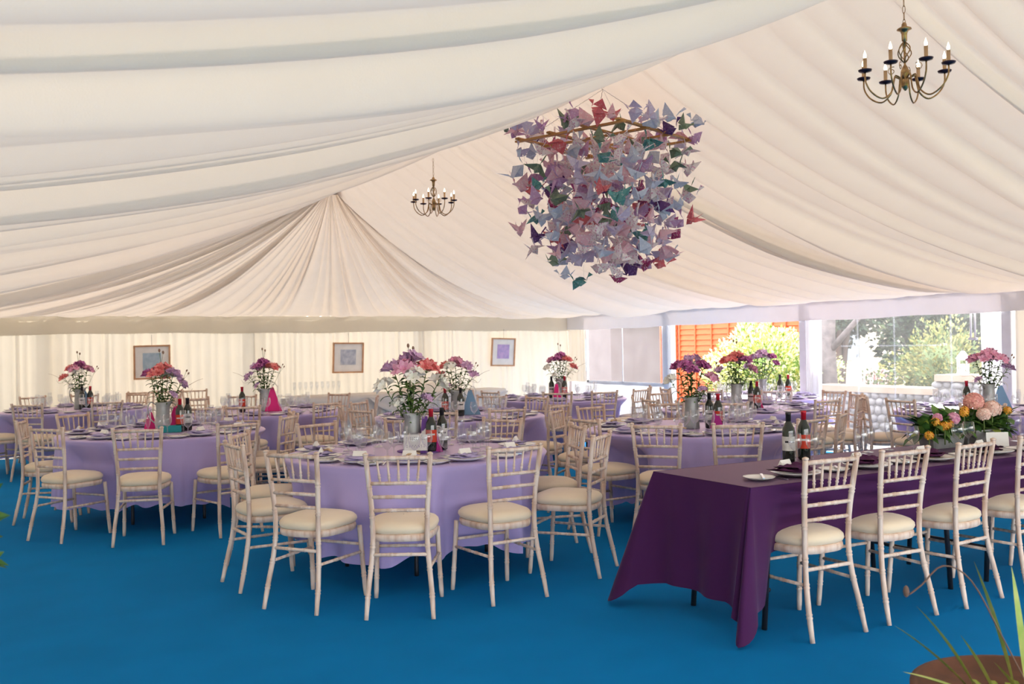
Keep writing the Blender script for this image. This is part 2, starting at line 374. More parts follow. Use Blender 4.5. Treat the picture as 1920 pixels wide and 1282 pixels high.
mb.grid(28, len(prof), lambda i, j: seat_ring(i, 28, *prof[j]), wrap=True); mb.obj('seat_cushion', CUSH, ch)
CHAIR = Proto(ch)

# ------------------------------------------------------------------ tables and where everything sits
TB = {
 'T1': ((2.80, 6.30), 'the front lilac table', [(216, 1.40), (242, 1.46), (271, 1.32), (309, 1.32), (343, 1.15), (30, 1.14), (70, 1.14), (106, 1.2), (148, 1.24), (184, 1.27)]),
 'T2': ((1.60, 9.35), 'the left lilac table', [(218, 1.26), (253, 1.42), (284, 1.40), (163, 1.16), (125, 1.13), (351, 1.13), (318, 1.22), (60, 1.2)]),
 'T3': ((1.30, 13.85), 'the far left table', [(240, 1.25), (280, 1.22), (207, 1.22), (150, 1.2), (112, 1.18), (80, 1.18), (45, 1.2), (5, 1.25)]),
 'T4': ((3.15, 11.55), 'the back left table', [(245, 1.3), (286, 1.25), (31, 1.34), (117, 1.2), (335, 1.3), (88, 1.2), (205, 1.22)]),
 'T5': ((4.60, 9.25), 'the middle back table', [(264, 1.28), (236, 1.42), (199, 1.3), (165, 1.2), (130, 1.16), (14, 1.15), (46, 1.3), (295, 1.24)]),
 'T6': ((7.20, 11.30), 'the clear window table', [(236, 1.3), (262, 1.3), (290, 1.28), (160, 1.2), (190, 1.2), (325, 1.2)]),
 'T7': ((5.50, 6.50), 'the right lilac table', [(184, 1.15), (219, 1.38), (243, 1.36), (275, 1.22), (304, 1.2), (33, 1.2), (62, 1.2), (103, 1.16), (130, 1.2)]),
 'T8': ((7.50, 8.00), 'the doorway lilac table', [(173, 1.15), (142, 1.18), (203, 1.2), (356, 1.28), (270, 1.15), (300, 1.2), (330, 1.2), (100, 1.2)]),
 'T9': ((9.15, 9.55), 'the farthest doorway table', [(200, 1.2), (238, 1.2), (160, 1.2)]),
 'T10': ((9.10, 6.15), 'the far right table', [(172, 1.12), (141, 1.18), (212, 1.4), (240, 1.3)]),
}
HOURS = ['twelve', 'one', 'two', 'three', 'four', 'five', 'six', 'seven', 'eight', 'nine', 'ten', 'eleven']
class Clock:
    """names a place round a table as on a clock face seen from the camera, six nearest"""
    def __init__(s, c): s.c = c; s.used = set()
    def hour(s, ang):
        x, y = s.c; view = atan2(y, x); rel = (view-ang)
        h0 = (rel/(2*pi)*12) % 12; order = sorted(range(12), key=lambda h: min(abs(h-h0), 12-abs(h-h0)))
        for h in order:
            if h not in s.used: s.used.add(h); return HOURS[h]
def fold_wave(th, seed, n):
    r = random.Random(seed); v = 0
    for k in range(4): v += (.6**k)*sin(th*round(n*(1+.55*k))+r.uniform(0, 6.28))
    return v/1.8
def tablecloth(c, chairs, seed):
    mb = MB(); nt, R0, zt = 288, .918, .764; r = random.Random(seed); ph = r.uniform(0, 1.57)
    prof = [(0, 0), (.5, 0), (.8, 0), (.9, 0), (.975, -.001), (.995, -.005), (1.004, -.015)]
    down = [i/20 for i in range(1, 21)]
    lim = sorted((radians(a) % (2*pi), d-.47) for a, d in chairs)
    # hanging folds: one or two pointed cones in every gap between chairs
    cones = []
    for i, (a, _) in enumerate(lim):
        b = lim[(i+1) % len(lim)][0]; g = (b-a) % (2*pi); n = 1 if g < .75 else (2 if g < 1.2 else 3)
        for k in range(n): cones.append(((a+g*(k+1)/(n+1)+r.uniform(-.05, .05)) % (2*pi), r.uniform(.6, 1.0)*(1 if n > 1 or g > .45 else .7), r.uniform(.075, .12)))
    for a, _ in lim: cones.append((a+r.uniform(-.1, .1), .28, .08))
    def fn(i, j):
        th = 2*pi*i/nt
        if j < len(prof): rr, z = prof[j][0]*R0, zt+prof[j][1]
        else:
            t = down[j-len(prof)]; fw = fold_wave(th, seed, 11)
            cn = sum(h*math.exp(-(((th-a+pi) % (2*pi)-pi)/w_)**2) for a, h, w_ in cones); cn = min(1.15, cn)
            drop = .555+.03*cos(4*(th-ph))+.05*cn+.012*fw
            z = zt-.02-(drop-.02)*t
            rr = R0*1.004+min(1, t*2.5)*t**.7*(-.05+.20*cn+.042*fw)
            for a, l in lim:
                d = abs((th-a+pi) % (2*pi)-pi)
                g = l+max(0, d-radians(13.5))*1.2
                if g < rr:
                    k = min(1, max(0, (zt-z)/.22)); rr = rr+(g-rr)*k*k*(3-2*k)
        return (rr*cos(th), rr*sin(th), z)
    mb.grid(nt, len(prof)+len(down), fn, wrap=True)
    return mb
GRP = 'banquet chairs round the lilac tables'
tproto = thing('round_table', 'x', 'table')
mb = MB(); mb.lathe([(.02, .728), (.9, .728), (.905, .735), (.905, .75), (.9, .757), (.02, .757)], 48, cap=True); mb.obj('tabletop', mat('plywood', (.35, .24, .14), .7, col2=(.3, .2, .12)), tproto)
for sx in (-1, 1):
    for sy in (-1, 1):
        mb = MB(); mb.tube([(sx*.42, sy*.3, .73), (sx*.42, sy*.3, .03), (sx*.42, sy*.3, .0)], .014, 8); mb.obj('leg', DARKM, tproto)
    mb = MB(); mb.tube([(sx*.42, -.3, .25), (sx*.42, .3, .25)], .01, 6); mb.obj('leg_brace', DARKM, tproto)
TABLE = Proto(tproto)
chairs_xy = []
for ti, (k, (c, nm, chs)) in enumerate(TB.items()):
    TABLE.put((c[0], c[1], 0), .5+ti, 'round folding table hidden under the cloth of '+nm, 'round tables under cloths')
    o = tablecloth(c, chs, 40+ti).obj('tablecloth', LILAC); o.location = (c[0], c[1], 0)
    tag(o, 'floor-near lilac tablecloth hanging in folds over '+nm, 'tablecloth', 'lilac tablecloths')
    ck = Clock(c)
    for a, d in chs:
        th = radians(a); x, y = c[0]+d*cos(th), c[1]+d*sin(th)
        CHAIR.put((x, y, 0), th+pi/2+rnd.uniform(-.04, .04), 'limewashed chair with cream cushion at %s o\'clock of %s' % (ck.hour(th), nm), GRP)
        chairs_xy.append((x, y, k))
for x, nm in ((2.32, 'leftmost'), (2.72, 'middle'), (3.10, 'rightmost')):
    CHAIR.put((x, 15.28, 0), pi, 'limewashed chair against the back cloth wall, %s of three' % nm, 'spare chairs along the back wall')
for k, (x, nm) in enumerate(((3.83, 'nearest'), (4.39, 'second'), (4.99, 'third'), (5.58, 'fourth'), (6.17, 'fifth'), (6.78, 'sixth'))):
    CHAIR.put((x, 3.50, 0), (-.03, -.02, .09, .02, 0, 0)[k], 'limewashed chair at the purple table, %s in the row from its near end' % nm, 'chairs along the purple table')

# ------------------------------------------------------------------ long purple table
PX0, PX1, PY0, PY1 = 3.43, 8.2, 3.62, 4.40
for k, (x0, x1) in enumerate(((PX0+.02, 5.28), (5.30, 7.1))):
    t = thing('trestle_table', ('near', 'far')[k]+' folding trestle table with dark legs under the purple cloth', 'table', ((x0+x1)/2, 4.01, 0), 0, 'trestle tables')
    hw = (x1-x0)/2
    mb = MB(); mb.box((0, 0, .742), (hw*2, .74, .028)); mb.obj('tabletop', mat('trestle_top', (.3, .2, .12), .7), t, False)
    for sx in (-1, 1):
        for sy in (-1, 1):
            mb = MB(); mb.tube([(sx*(hw-.22), sy*.28, .73), (sx*(hw-.16), sy*.28, .0)], .015, 8); mb.obj('leg', DARKM, t)
        mb = MB(); mb.tube([(sx*(hw-.2), -.28, .2), (sx*(hw-.2), .28, .2)], .012, 6); mb.tube([(sx*(hw-.2), 0, .5), (sx*(hw-.65), 0, .73)], .01, 6); mb.obj('leg_brace', DARKM, t)
def purple_cloth():
    mb = MB(); n = 40; zt = .768; OV_E, OV_F, OV_B = .60, .36, .36
    # top
    xs = [PX0+(PX1-PX0)*i/60 for i in range(61)]; ys = [PY0+(PY1-PY0)*j/10 for j in range(11)]
    mb.grid(61, 11, lambda i, j: (xs[i], ys[j], zt))
    def skirt(path, drop, out, wav, seed, rows=14):
        r = random.Random(seed); ph = [r.uniform(0, 6) for _ in range(4)]
        def fn(i, j):
            (x, y, nx, ny, dr, fl) = path[i]; t = j/(rows-1)
            e = min(1, t*6); L = i*.09
            o_ = .004+.008*e+fl*t+wav*t*(sin(L*2.3+ph[0])+.6*sin(L*5.1+ph[1]))
            z = zt-.006*e-(dr-.006)*t - (0 if t > .05 else 0)
            return (x+nx*o_, y+ny*o_, max(.012, z))
        mb.grid(len(path), rows, fn)
    path = []
    # front edge from far end to the near corner, corner cone, end, second corner, back edge
    N1 = 150
    for i in range(N1+1):
        x = PX1+(PX0-PX1)*i/N1
        u = (x-PX0)
        fl = -.10 if u > .22 else (-.10+.13*(1-u/.22)**1.2)
        tk = min(1, max(0, (.20-u)/.12)); tk = tk*tk*(3-2*tk); path.append((x, PY0, -.1*tk, -1, OV_F+.26*tk, fl))
    for i in range(1, 12):
        a = i/12; th = -pi/2-a**.6*pi*.56; bulge = sin(pi*a)
        path.append((PX0, PY0, cos(th), sin(th), .62+.135*bulge**.7, .04+.13*bulge+.02*a-.03*abs(sin(pi*a*2))))
    for i in range(0, 31):
        y = PY0+(PY1-PY0)*i/30; u = min(y-PY0, PY1-y); tk = max(0, 1-u/.16)
        path.append((PX0, y, -1, 0, .60+.03*tk, .03+.11*tk**1.3-.02*sin(i*.5)))
    for i in range(1, 12):
        a = i/12; th = pi-a*pi/2; bulge = sin(pi*a)
        path.append((PX0, PY1, cos(th), sin(th), .60+.15*bulge**.7, .14+.12*bulge))
    for i in range(0, N1+1):
        x = PX0+(PX1-PX0)*i/N1; tk = max(0, 1-(x-PX0)/.3)
        path.append((x, PY1, 0, 1, OV_B+.2*tk**1.5, .03+.1*tk))
    skirt(path, 0, 0, .008, 5)
    return mb
o = purple_cloth().obj('tablecloth', PURPLE); tag(o, 'deep purple tablecloth trailing to the floor over the long table', 'tablecloth')

# ------------------------------------------------------------------ tableware
def glass_proto(name, prof, cat):
    mb = MB(); mb.lathe(prof, 16); o = mb.obj(name, GLASS); tag(o, 'x', cat); return Proto(o)
WINE = glass_proto('wine_glass', [(.001, .004), (.033, .002), (.034, .004), (.01, .008), (.0042, .02), (.004, .075), (.012, .084), (.028, .098), (.0375, .122), (.0385, .145), (.033, .185), (.0322, .186)], 'wine glass')
GOBL = glass_proto('water_goblet', [(.001, .004), (.034, .002), (.035, .004), (.01, .008), (.0055, .015), (.0055, .05), (.016, .058), (.034, .078), (.041, .105), (.041, .13), (.036, .165), (.0352, .166)], 'glass')
FLUT = glass_proto('champagne_flute', [(.001, .004), (.03, .002), (.031, .004), (.008, .008), (.0038, .02), (.0038, .07), (.012, .085), (.022, .115), (.0265, .16), (.0255, .215), (.0248, .216)], 'champagne glass')
TUMB = glass_proto('water_tumbler', [(.001, .008), (.029, .003), (.031, .006), (.038, .1), (.0373, .1)], 'glass')
mb = MB(); mb.lathe([(.001, .004), (.08, .003), (.086, .004), (.12, .015), (.138, .022), (.139, .025), (.12, .02), (.088, .011), (.001, .010)], 36); pl = mb.obj('dinner_plate', CHINA); tag(pl, 'x', 'plate'); PLATE = Proto(pl)
mb = MB(); mb.lathe([(.001, .003), (.05, .002), (.055, .003), (.078, .012), (.084, .016), (.0845, .018), (.075, .014), (.055, .008), (.001, .007)], 28); pl = mb.obj('side_plate', CHINA); tag(pl, 'x', 'plate'); SPLATE = Proto(pl)
def napkin(material, seed):
    r = random.Random(seed); mb = MB()
    for lay, (lx, ly, z0, rot) in enumerate(((.21, .10, .018, .0), (.17, .085, .030, .25))):
        c_, s_ = cos(rot), sin(rot); ph = [r.uniform(0, 6) for _ in range(4)]
        def top(i, j, lx=lx, ly=ly, z0=z0, c_=c_, s_=s_, ph=ph):
            u, v = i/14*2-1, j/8*2-1; e = (1-abs(u)**6)*(1-abs(v)**6)
            x, y = u*lx/2*(1+.12*v), v*ly/2*(1+.25*abs(u))
            z = z0+.012*e+.006*e*sin(u*6+ph[0]+v*2)+.005*e*sin(v*8+ph[1])+.012*abs(u)**3
            return (x*c_-y*s_, x*s_+y*c_, z)
        mb.grid(15, 9, top)
        mb.grid(15, 9, lambda i, j, top=top, z0=z0: (lambda p: (p[0], p[1], min(p[2], z0+.004+.4*(p[2]-z0-.004))))(top(14-i, j)))
    o = mb.obj('napkin', material); tag(o, 'x', 'napkin'); return Proto(o)
NAPK = [napkin(NAPL, 1), napkin(NAPL, 2)]; NAPK_P = napkin(NAPP, 3)
mb = MB(); mb.add([(-.045, -.018, 0), (.045, -.018, 0), (.045, 0, .032), (-.045, 0, .032), (.045, .018, 0), (-.045, .018, 0)], [(0, 1, 2, 3), (3, 2, 4, 5), (0, 3, 5), (1, 4, 2)]); o = mb.obj('place_card', CARD, None, False); tag(o, 'x', 'card'); PCARD = Proto(o)
mb = MB()
for a in range(3): mb.tube([(-.05+.012*a, -.01+.01*a, .006+.004*a), (0, .008*a, .014), (.05-.012*a, .012-.008*a, .006+.004*a)], .006, 6)
o = mb.obj('favour_bundle', mat('tan_ribbon', (.6, .42, .25), .7)); tag(o, 'x', 'favour'); FAV = Proto(o)
def knife():
    mb = MB(); mb.box((0, -.055, .004), (.011, .09, .006)); mb.box((0, .045, .004), (.016, .11, .0025), taper=.7); return mb
o = knife().obj('table_knife', STEEL, None, False); tag(o, 'x', 'knife'); KNIFE = Proto(o)
mb = MB(); mb.box((0, -.03, .004), (.008, .12, .004)); mb.box((0, .045, .005), (.02, .03, .003))
for k in range(4): mb.box((-.0085+.0057*k, .075, .006), (.0025, .035, .0025))
o = mb.obj('table_fork', STEEL, None, False); tag(o, 'x', 'fork'); FORK = Proto(o)
glass_n = 0
for ti, (k, (c, nm, chs)) in enumerate(TB.items()):
    near = k in ('T1', 'T2', 'T7')
    if k == 'T1': angs = [a for a, d in chs]
    else:
        base = chs[0][0]; angs = [base+36*i for i in range(10)]
        if k == 'T2': angs = [218, 253, 286, 320, 352, 25, 60, 95, 128, 165]
        if k == 'T7': angs = [184, 219, 247, 277, 306, 340, 15, 50, 95, 135]
    ck = Clock(c); zt = .766
    for ai, a in enumerate(angs):
        th = radians(a); h = ck.hour(th); at = lambda r_, t_: (c[0]+r_*cos(th)-t_*sin(th), c[1]+r_*sin(th)+t_*cos(th))
        J = lambda: rnd.uniform(-.012, .012); rz = th+pi/2; tail = ', %s o\'clock place of %s' % (h, nm)
        x, y = at(.725+J(), J()); PLATE.put((x, y, zt), rnd.uniform(0, 3), 'white dinner plate with napkin'+tail, 'dinner plates on the lilac tables')
        NAPK[ai % 2].put((x, y, zt), rz+rnd.uniform(-.5, .5), 'folded lilac napkin on its plate'+tail, 'lilac napkins')
        if near: PCARD.put((x+J(), y+J(), zt+.046), rz+rnd.uniform(-.6, .6), 'small white name card on the napkin'+tail, 'name cards')
        if near and ai % 2: FAV.put((x+.03+J(), y+J(), zt+.046), rz+rnd.uniform(-.6, .6), 'tan ribbon favour on the napkin'+tail, 'table favours')
        # diners sit at radius > .9 looking inwards: their left is +t
        x, y = at(.76+J(), -.235+J()); SPLATE.put((x, y, zt), 0, 'white side plate'+tail, 'side plates on the lilac tables')
        if k in ('T1', 'T2', 'T7', 'T5'):
            KNIFE.put((x+.01, y, zt+.018), rz+.5+rnd.uniform(-.2, .2), 'steel knife across the side plate'+tail, 'knives')
            x, y = at(.73, .17+J()); KNIFE.put((x, y, zt), rz, 'steel dinner knife beside the plate'+tail, 'knives')
            x, y = at(.73, -.155); FORK.put((x, y, zt), rz, 'steel fork beside the plate'+tail, 'forks')
        x, y = at(.50+J(), .10+J()); WINE.put((x, y, zt), 0, 'empty wine glass'+tail, 'wine glasses')
        x, y = at(.43+J(), .02+J()); GOBL.put((x, y, zt), 0, 'empty water goblet'+tail, 'water goblets')
        if near or ai % 2: x, y = at(.50+J(), -.05+J()); FLUT.put((x, y, zt), 0, 'empty champagne flute'+tail, 'champagne flutes')
# settings on the purple table
for k, nm in enumerate(('nearest', 'second', 'third', 'fourth', 'fifth')):
    x = 3.93+.565*k; tail = ', %s place along the purple table' % nm; zt = .769
    PLATE.put((x, 3.80, zt), k, 'white dinner plate'+tail, 'plates on the purple table')
    NAPK_P.put((x-.01, 3.81, zt), .1+.2*k, 'dark purple napkin'+tail, 'purple napkins', scale=(1.15, 1.25, 1.3))
    PCARD.put((x-.02, 3.86, zt+.05), .2, 'white name card on purple napkin'+tail, 'name cards')
    SPLATE.put((x-.27, 3.80, zt), 0, 'white side plate'+tail, 'side plates on the purple table')
    KNIFE.put((x-.255, 3.79, zt+.016), -.7, 'steel knife across the side plate'+tail, 'knives')
    FORK.put((x-.165, 3.79, zt), 0, 'steel fork left of the plate'+tail, 'forks')
for k, (x, y, g, lab) in enumerate(((4.27, 4.13, WINE, 'wine glass left in front of the black-capped bottle'), (4.38, 4.10, WINE, 'wine glass in front of the orange-labelled bottle'), (4.98, 4.25, GOBL, 'goblet at the far edge, left of a pair before the stone wall'), (5.10, 4.30, GOBL, 'goblet at the far edge, right of a pair before the stone wall'),
     (5.30, 4.3, FLUT, 'flute left of the flower trough'), (5.36, 4.16, GOBL, 'goblet just left of the flower trough'), (5.56, 3.98, WINE, 'wine glass in front of the flower trough, left one'), (5.70, 4.0, WINE, 'wine glass in front of the flower trough, right one'), (6.42, 4.14, WINE, 'wine glass at the right end of the trough'),
     (6.5, 4.02, GOBL, 'goblet beyond the right end of the trough'), (6.62, 4.2, TUMB, 'tumbler right of the trough, left of three'), (6.74, 4.18, TUMB, 'tumbler right of the trough, middle of three'), (6.86, 4.16, TUMB, 'tumbler right of the trough, right of three'))):
    g.put((x, y, .769), 0, 'clear '+lab+', purple table', 'glasses on the purple table')

# ------------------------------------------------------------------ bottles
def bottle(cap, lab, nm):
    t = thing('wine_bottle', 'x', 'wine bottle')
    mb = MB(); mb.lathe([(.001, .004), (.030, .0), (.0375, .006), (.038, .02), (.038, .185), (.035, .205), (.024, .225), (.0155, .245), (.0145, .295), (.001, .296)], 20); mb.obj('bottle_body', BOTTLE, t)
    mb = MB(); mb.lathe([(.0152, .240), (.0156, .24), (.0158, .285), (.017, .287), (.017, .3), (.001, .301)], 16); mb.obj('foil_cap', cap, t)
    mb = MB(); mb.grid(13, 2, lambda i, j: (.0386*cos(radians(-195+210*i/12)), .0386*sin(radians(-195+210*i/12)), .07+.085*j)); l_ = mb.obj('label', lab, t)
    mb = MB(); mb.grid(9, 2, lambda i, j: (.0389*cos(radians(-140+90*i/8)), .0389*sin(radians(-140+90*i/8)), .118+.012*j)); mb.obj('label_band', WHTLAB if lab is REDLAB else BLKCAP, l_)
    return Proto(t)
B_RR, B_BW = bottle(REDCAP, REDLAB, 'r'), bottle(BLKCAP, WHTLAB, 'b')
def cam_off(c, right, near):
    """a spot beside table centre c: metres to the viewer's right and towards the viewer"""
    d = hypot(*c); n = (-c[0]/d, -c[1]/d); r_ = (c[1]/d, -c[0]/d)
    return c[0]+r_[0]*right+n[0]*near, c[1]+r_[1]*right+n[1]*near

# ------------------------------------------------------------------ jugs and flowers
def jug():
    t = thing('metal_jug', 'x', 'jug')
    mb = MB(); prof = [(.001, .004), (.066, .0), (.068, .004), (.066, .03), (.060, .13), (.055, .22), (.058, .25), (.061, .27), (.0595, .27), (.054, .22), (.056, .13), (.06, .02), (.001, .015)]
    def fn(i, j):
        q = 2*pi*i/28; r_, z = prof[j]; k = max(0, (z-.2)/.07)*max(0, cos(q-pi))**6
        return (cos(q)*(r_+.035*k), sin(q)*r_, z+.012*k)
    mb.grid(28, len(prof), fn, wrap=True); mb.obj('jug_body', GALV, t)
    mb = MB(); mb.tube(smooth_path([(.056, 0, .245), (.10, 0, .27), (.13, 0, .22), (.115, 0, .13), (.064, 0, .07)], 5), .0055, 8); mb.obj('handle', GALV, t)
    return Proto(t)
JUG = jug()
def bloom(mb, c, d, sz, r, mi=0):
    d = Vector(d).normalized(); a = d.cross(Vector((.3, .8, .5))).normalized(); b = d.cross(a)
    for k in range(6):
        q = k*pi/3+r.uniform(-.15, .15); e = a*cos(q)+b*sin(q); s_ = a*-sin(q)+b*cos(q)
        w_ = sz*(.36 if k % 2 else .27); o_ = r.uniform(.8, 1.15)
        P = [Vector(c)+d*sz*t+e*sz*u*o_ for t, u in ((0, .04), (.45, .22), (.85, .55), (.95, .95))]
        W = [.05, .8, 1.0, .15]
        v = []
        for p, ww in zip(P, W): v += [p-s_*w_*ww, p+s_*w_*ww]
        mb.add(v, [(0, 1, 3, 2), (2, 3, 5, 4), (4, 5, 7, 6)], mi)
def leaf(mb, p, d, L, W, droop, r, mi=0, n=5):
    p = Vector(p); d = Vector(d).normalized(); s_ = d.cross(Vector((0, 0, 1)));
    if s_.length < .1: s_ = Vector((1, 0, 0))
    s_.normalize(); v = []; pos = p.copy()
    for k in range(n+1):
        t = k/n; ww = W*sin(pi*min(1, .08+t*.92))**.8*.5 if k < n else .0005
        up = s_.cross(d).normalized()
        v += [pos-s_*ww+up*ww*.35, pos.copy(), pos+s_*ww+up*ww*.35]
        pos = pos+d*L/n; d = (d+Vector((0, 0, -droop/n))).normalized()
    f = []
    for k in range(n): b = k*3; f += [(b, b+1, b+4, b+3), (b+1, b+2, b+5, b+4)]
    mb.add(v, f, mi)
def stem_proto(mt, seed, L=.44, nb=7, leaves=9):
    r = random.Random(seed); t = thing('alstroemeria_stem', 'x', 'flower')
    pts = [(0, 0, 0), (.004, .002, L*.4), (.012, -.004, L*.8), (.016, 0, L)]
    mb = MB(); mb.tube(smooth_path(pts, 3), .0032, 6); top = Vector(pts[-1]); heads = []
    for k in range(nb):
        q = 2*pi*k/nb+r.uniform(-.3, .3); e = Vector((cos(q), sin(q), r.uniform(.5, 1.6))).normalized()
        if k == 0: e = Vector((0, 0, 1))
        b_ = top+e*r.uniform(.025, .045); mb.tube([top, b_], .0018, 5); heads.append((b_, e))
    mb.obj('stem', STEMG, t)
    for b_, e in heads:
        m2 = MB(); bloom(m2, b_, e+Vector((0, 0, .1)), r.uniform(.050, .062), r); m2.obj('bloom', mt, t)
    for k in range(leaves):
        z = L*(.42+.55*k/leaves); q = k*2.4+r.uniform(-.4, .4); m2 = MB()
        leaf(m2, (.01*z/L, 0, z), (cos(q), sin(q), .7), r.uniform(.08, .125), .032, 1.3, r); m2.obj('leaf', LEAFD if k % 2 else LEAFG, t)
    return Proto(t)
STEMS = {'pink': stem_proto(PINKF, 1), 'coral red': stem_proto(REDF, 2), 'magenta': stem_proto(MAGF, 3), 'white': stem_proto(WHTF, 4), 'lilac': stem_proto(LILF, 5)}
def seed_head():
    t = thing('seed_head_stem', 'x', 'dried flower'); mb = MB(); mb.tube(smooth_path([(0, 0, 0), (.01, 0, .25), (.0, .004, .46)], 3), .0016, 5)
    heads = [(.0, .004, .465), (.022, -.01, .45)]; mb.tube([(.006, 0, .36), heads[1]], .0012, 5); mb.obj('stem', STEMG, t)
    for h in heads: m2 = MB(); m2.ball(h, .008, 6, (1, 1, 1.5)); m2.obj('seed_head', mat('seed_head_brown', (.28, .17, .12), .8), t)
    return Proto(t)
SEED = seed_head()
def willow(seed):
    r = random.Random(seed); mb = MB(); p = Vector((0, 0, 0)); P = [p.copy()]; d = Vector((.25, 0, 1)).normalized()
    for k in range(12):
        d = (d+Vector((.16+.5*sin(k*1.9), .4*cos(k*1.3), -.06))*.55).normalized(); p = p+d*.042; P.append(p.copy())
    mb.tube(smooth_path(P, 3), [.0032-.002*i/36 for i in range(37)], 6)
    mb.tube(smooth_path([P[6], P[6]+Vector((.03, .03, .0)), P[6]+Vector((.09, 0, -.01)), P[6]+Vector((.12, .02, .03))], 3), .0013, 5)
    o = mb.obj('curly_willow_twig', TWIG); tag(o, 'x', 'twig'); return Proto(o)
WILL = willow(3)
DIRS = ['leaning left', 'leaning right', 'leaning nearer', 'leaning back', 'upright', 'leaning far left', 'leaning far right', 'low at the left', 'low at the right', 'back middle', 'front middle']
#   (sideways lean, depth lean, length scale)
LEAN = [(-.28, 0, 1), (.28, .05, 1), (.02, .3, .92), (-.04, -.3, 1), (0, 0, 1.08), (-.62, .05, .86), (.6, 0, .88), (-.5, .2, .55), (.46, .2, .6), (.14, -.2, 1.0), (-.13, .16, 1.0)]
BQ = {
 'T1': ['lilac:0', 'pink:10', 'coral red:1', 'lilac:4', 'white:5', 'white:7', 'white:6', 'pink:3', 'lilac:8', 'white:2'],
 'T2': ['magenta:0', 'coral red:10', 'coral red:4', 'coral red:3', 'lilac:1', 'white:9', 'lilac:6', 'lilac:8'],
 'T3': ['coral red:0', 'pink:10', 'coral red:5', 'magenta:4', 'pink:1', 'magenta:9', 'white:2', 'white:7'],
 'T4': ['magenta:4', 'magenta:10', 'coral red:1', 'coral red:9', 'lilac:0', 'lilac:5', 'lilac:7', 'pink:3'],
 'T5': ['coral red:0', 'coral red:5', 'white:10', 'lilac:1', 'pink:9', 'lilac:6', 'lilac:7', 'pink:4'],
 'T6': ['magenta:4', 'magenta:10', 'coral red:1', 'pink:9', 'pink:0', 'white:5', 'white:7', 'coral red:6'],
 'T7': ['magenta:0', 'magenta:10', 'magenta:1', 'lilac:4', 'white:5', 'white:3', 'pink:6', 'lilac:8', 'magenta:2'],
 'T8': ['coral red:0', 'coral red:10', 'coral red:4', 'lilac:5', 'magenta:1', 'magenta:9', 'pink:6', 'lilac:3'],
 'T9': ['pink:0', 'lilac:10', 'magenta:1', 'magenta:6', 'lilac:4', 'white:9', 'lilac:5'],
 'T10': ['pink:0', 'pink:4', 'pink:10', 'pink:1', 'lilac:9', 'lilac:7', 'lilac:6']}
JPX = {'T1': (-.03, 0), 'T2': (0, .0), 'T3': (.03, 0), 'T4': (0, 0), 'T5': (-.02, 0), 'T6': (0, 0), 'T7': (-.01, .1), 'T8': (-.08, 0), 'T9': (.10, .2), 'T10': (0, .2)}
HANG = {'T1': .35, 'T2': 2.8, 'T3': 2.6, 'T4': .4, 'T5': .3, 'T6': .3, 'T7': 3.0, 'T8': 3.0, 'T9': 2.0, 'T10': 3.1}
def fold_bag(c, label, mA, mB=None, rz=0, h=.24, w_=.2):
    t = thing('gift_bag', label, 'gift bag', c, rz); d = .06
    v = [(-w_/2, -d, 0), (w_/2, -d, 0), (w_/2, d, 0), (-w_/2, d, 0), (-.03, 0, h), (.005, 0, h*1.02)]
    mb = MB(); mb.add(v, [(0, 1, 5, 4), (2, 3, 4, 5), (1, 2, 5), (3, 0, 4), (3, 2, 1, 0)]); mb.obj('bag_body', mA, t, False)
    mb = MB(); mb.tube(smooth_path([(-.02, -.004, h*.95), (-.01, -.004, h*1.1), (.02, -.004, h*1.16), (.05, -.006, h*1.02), (.05, -.02, h*.75)], 4), .004, 6); mb.obj('ribbon', WHTLAB, t)
    return t
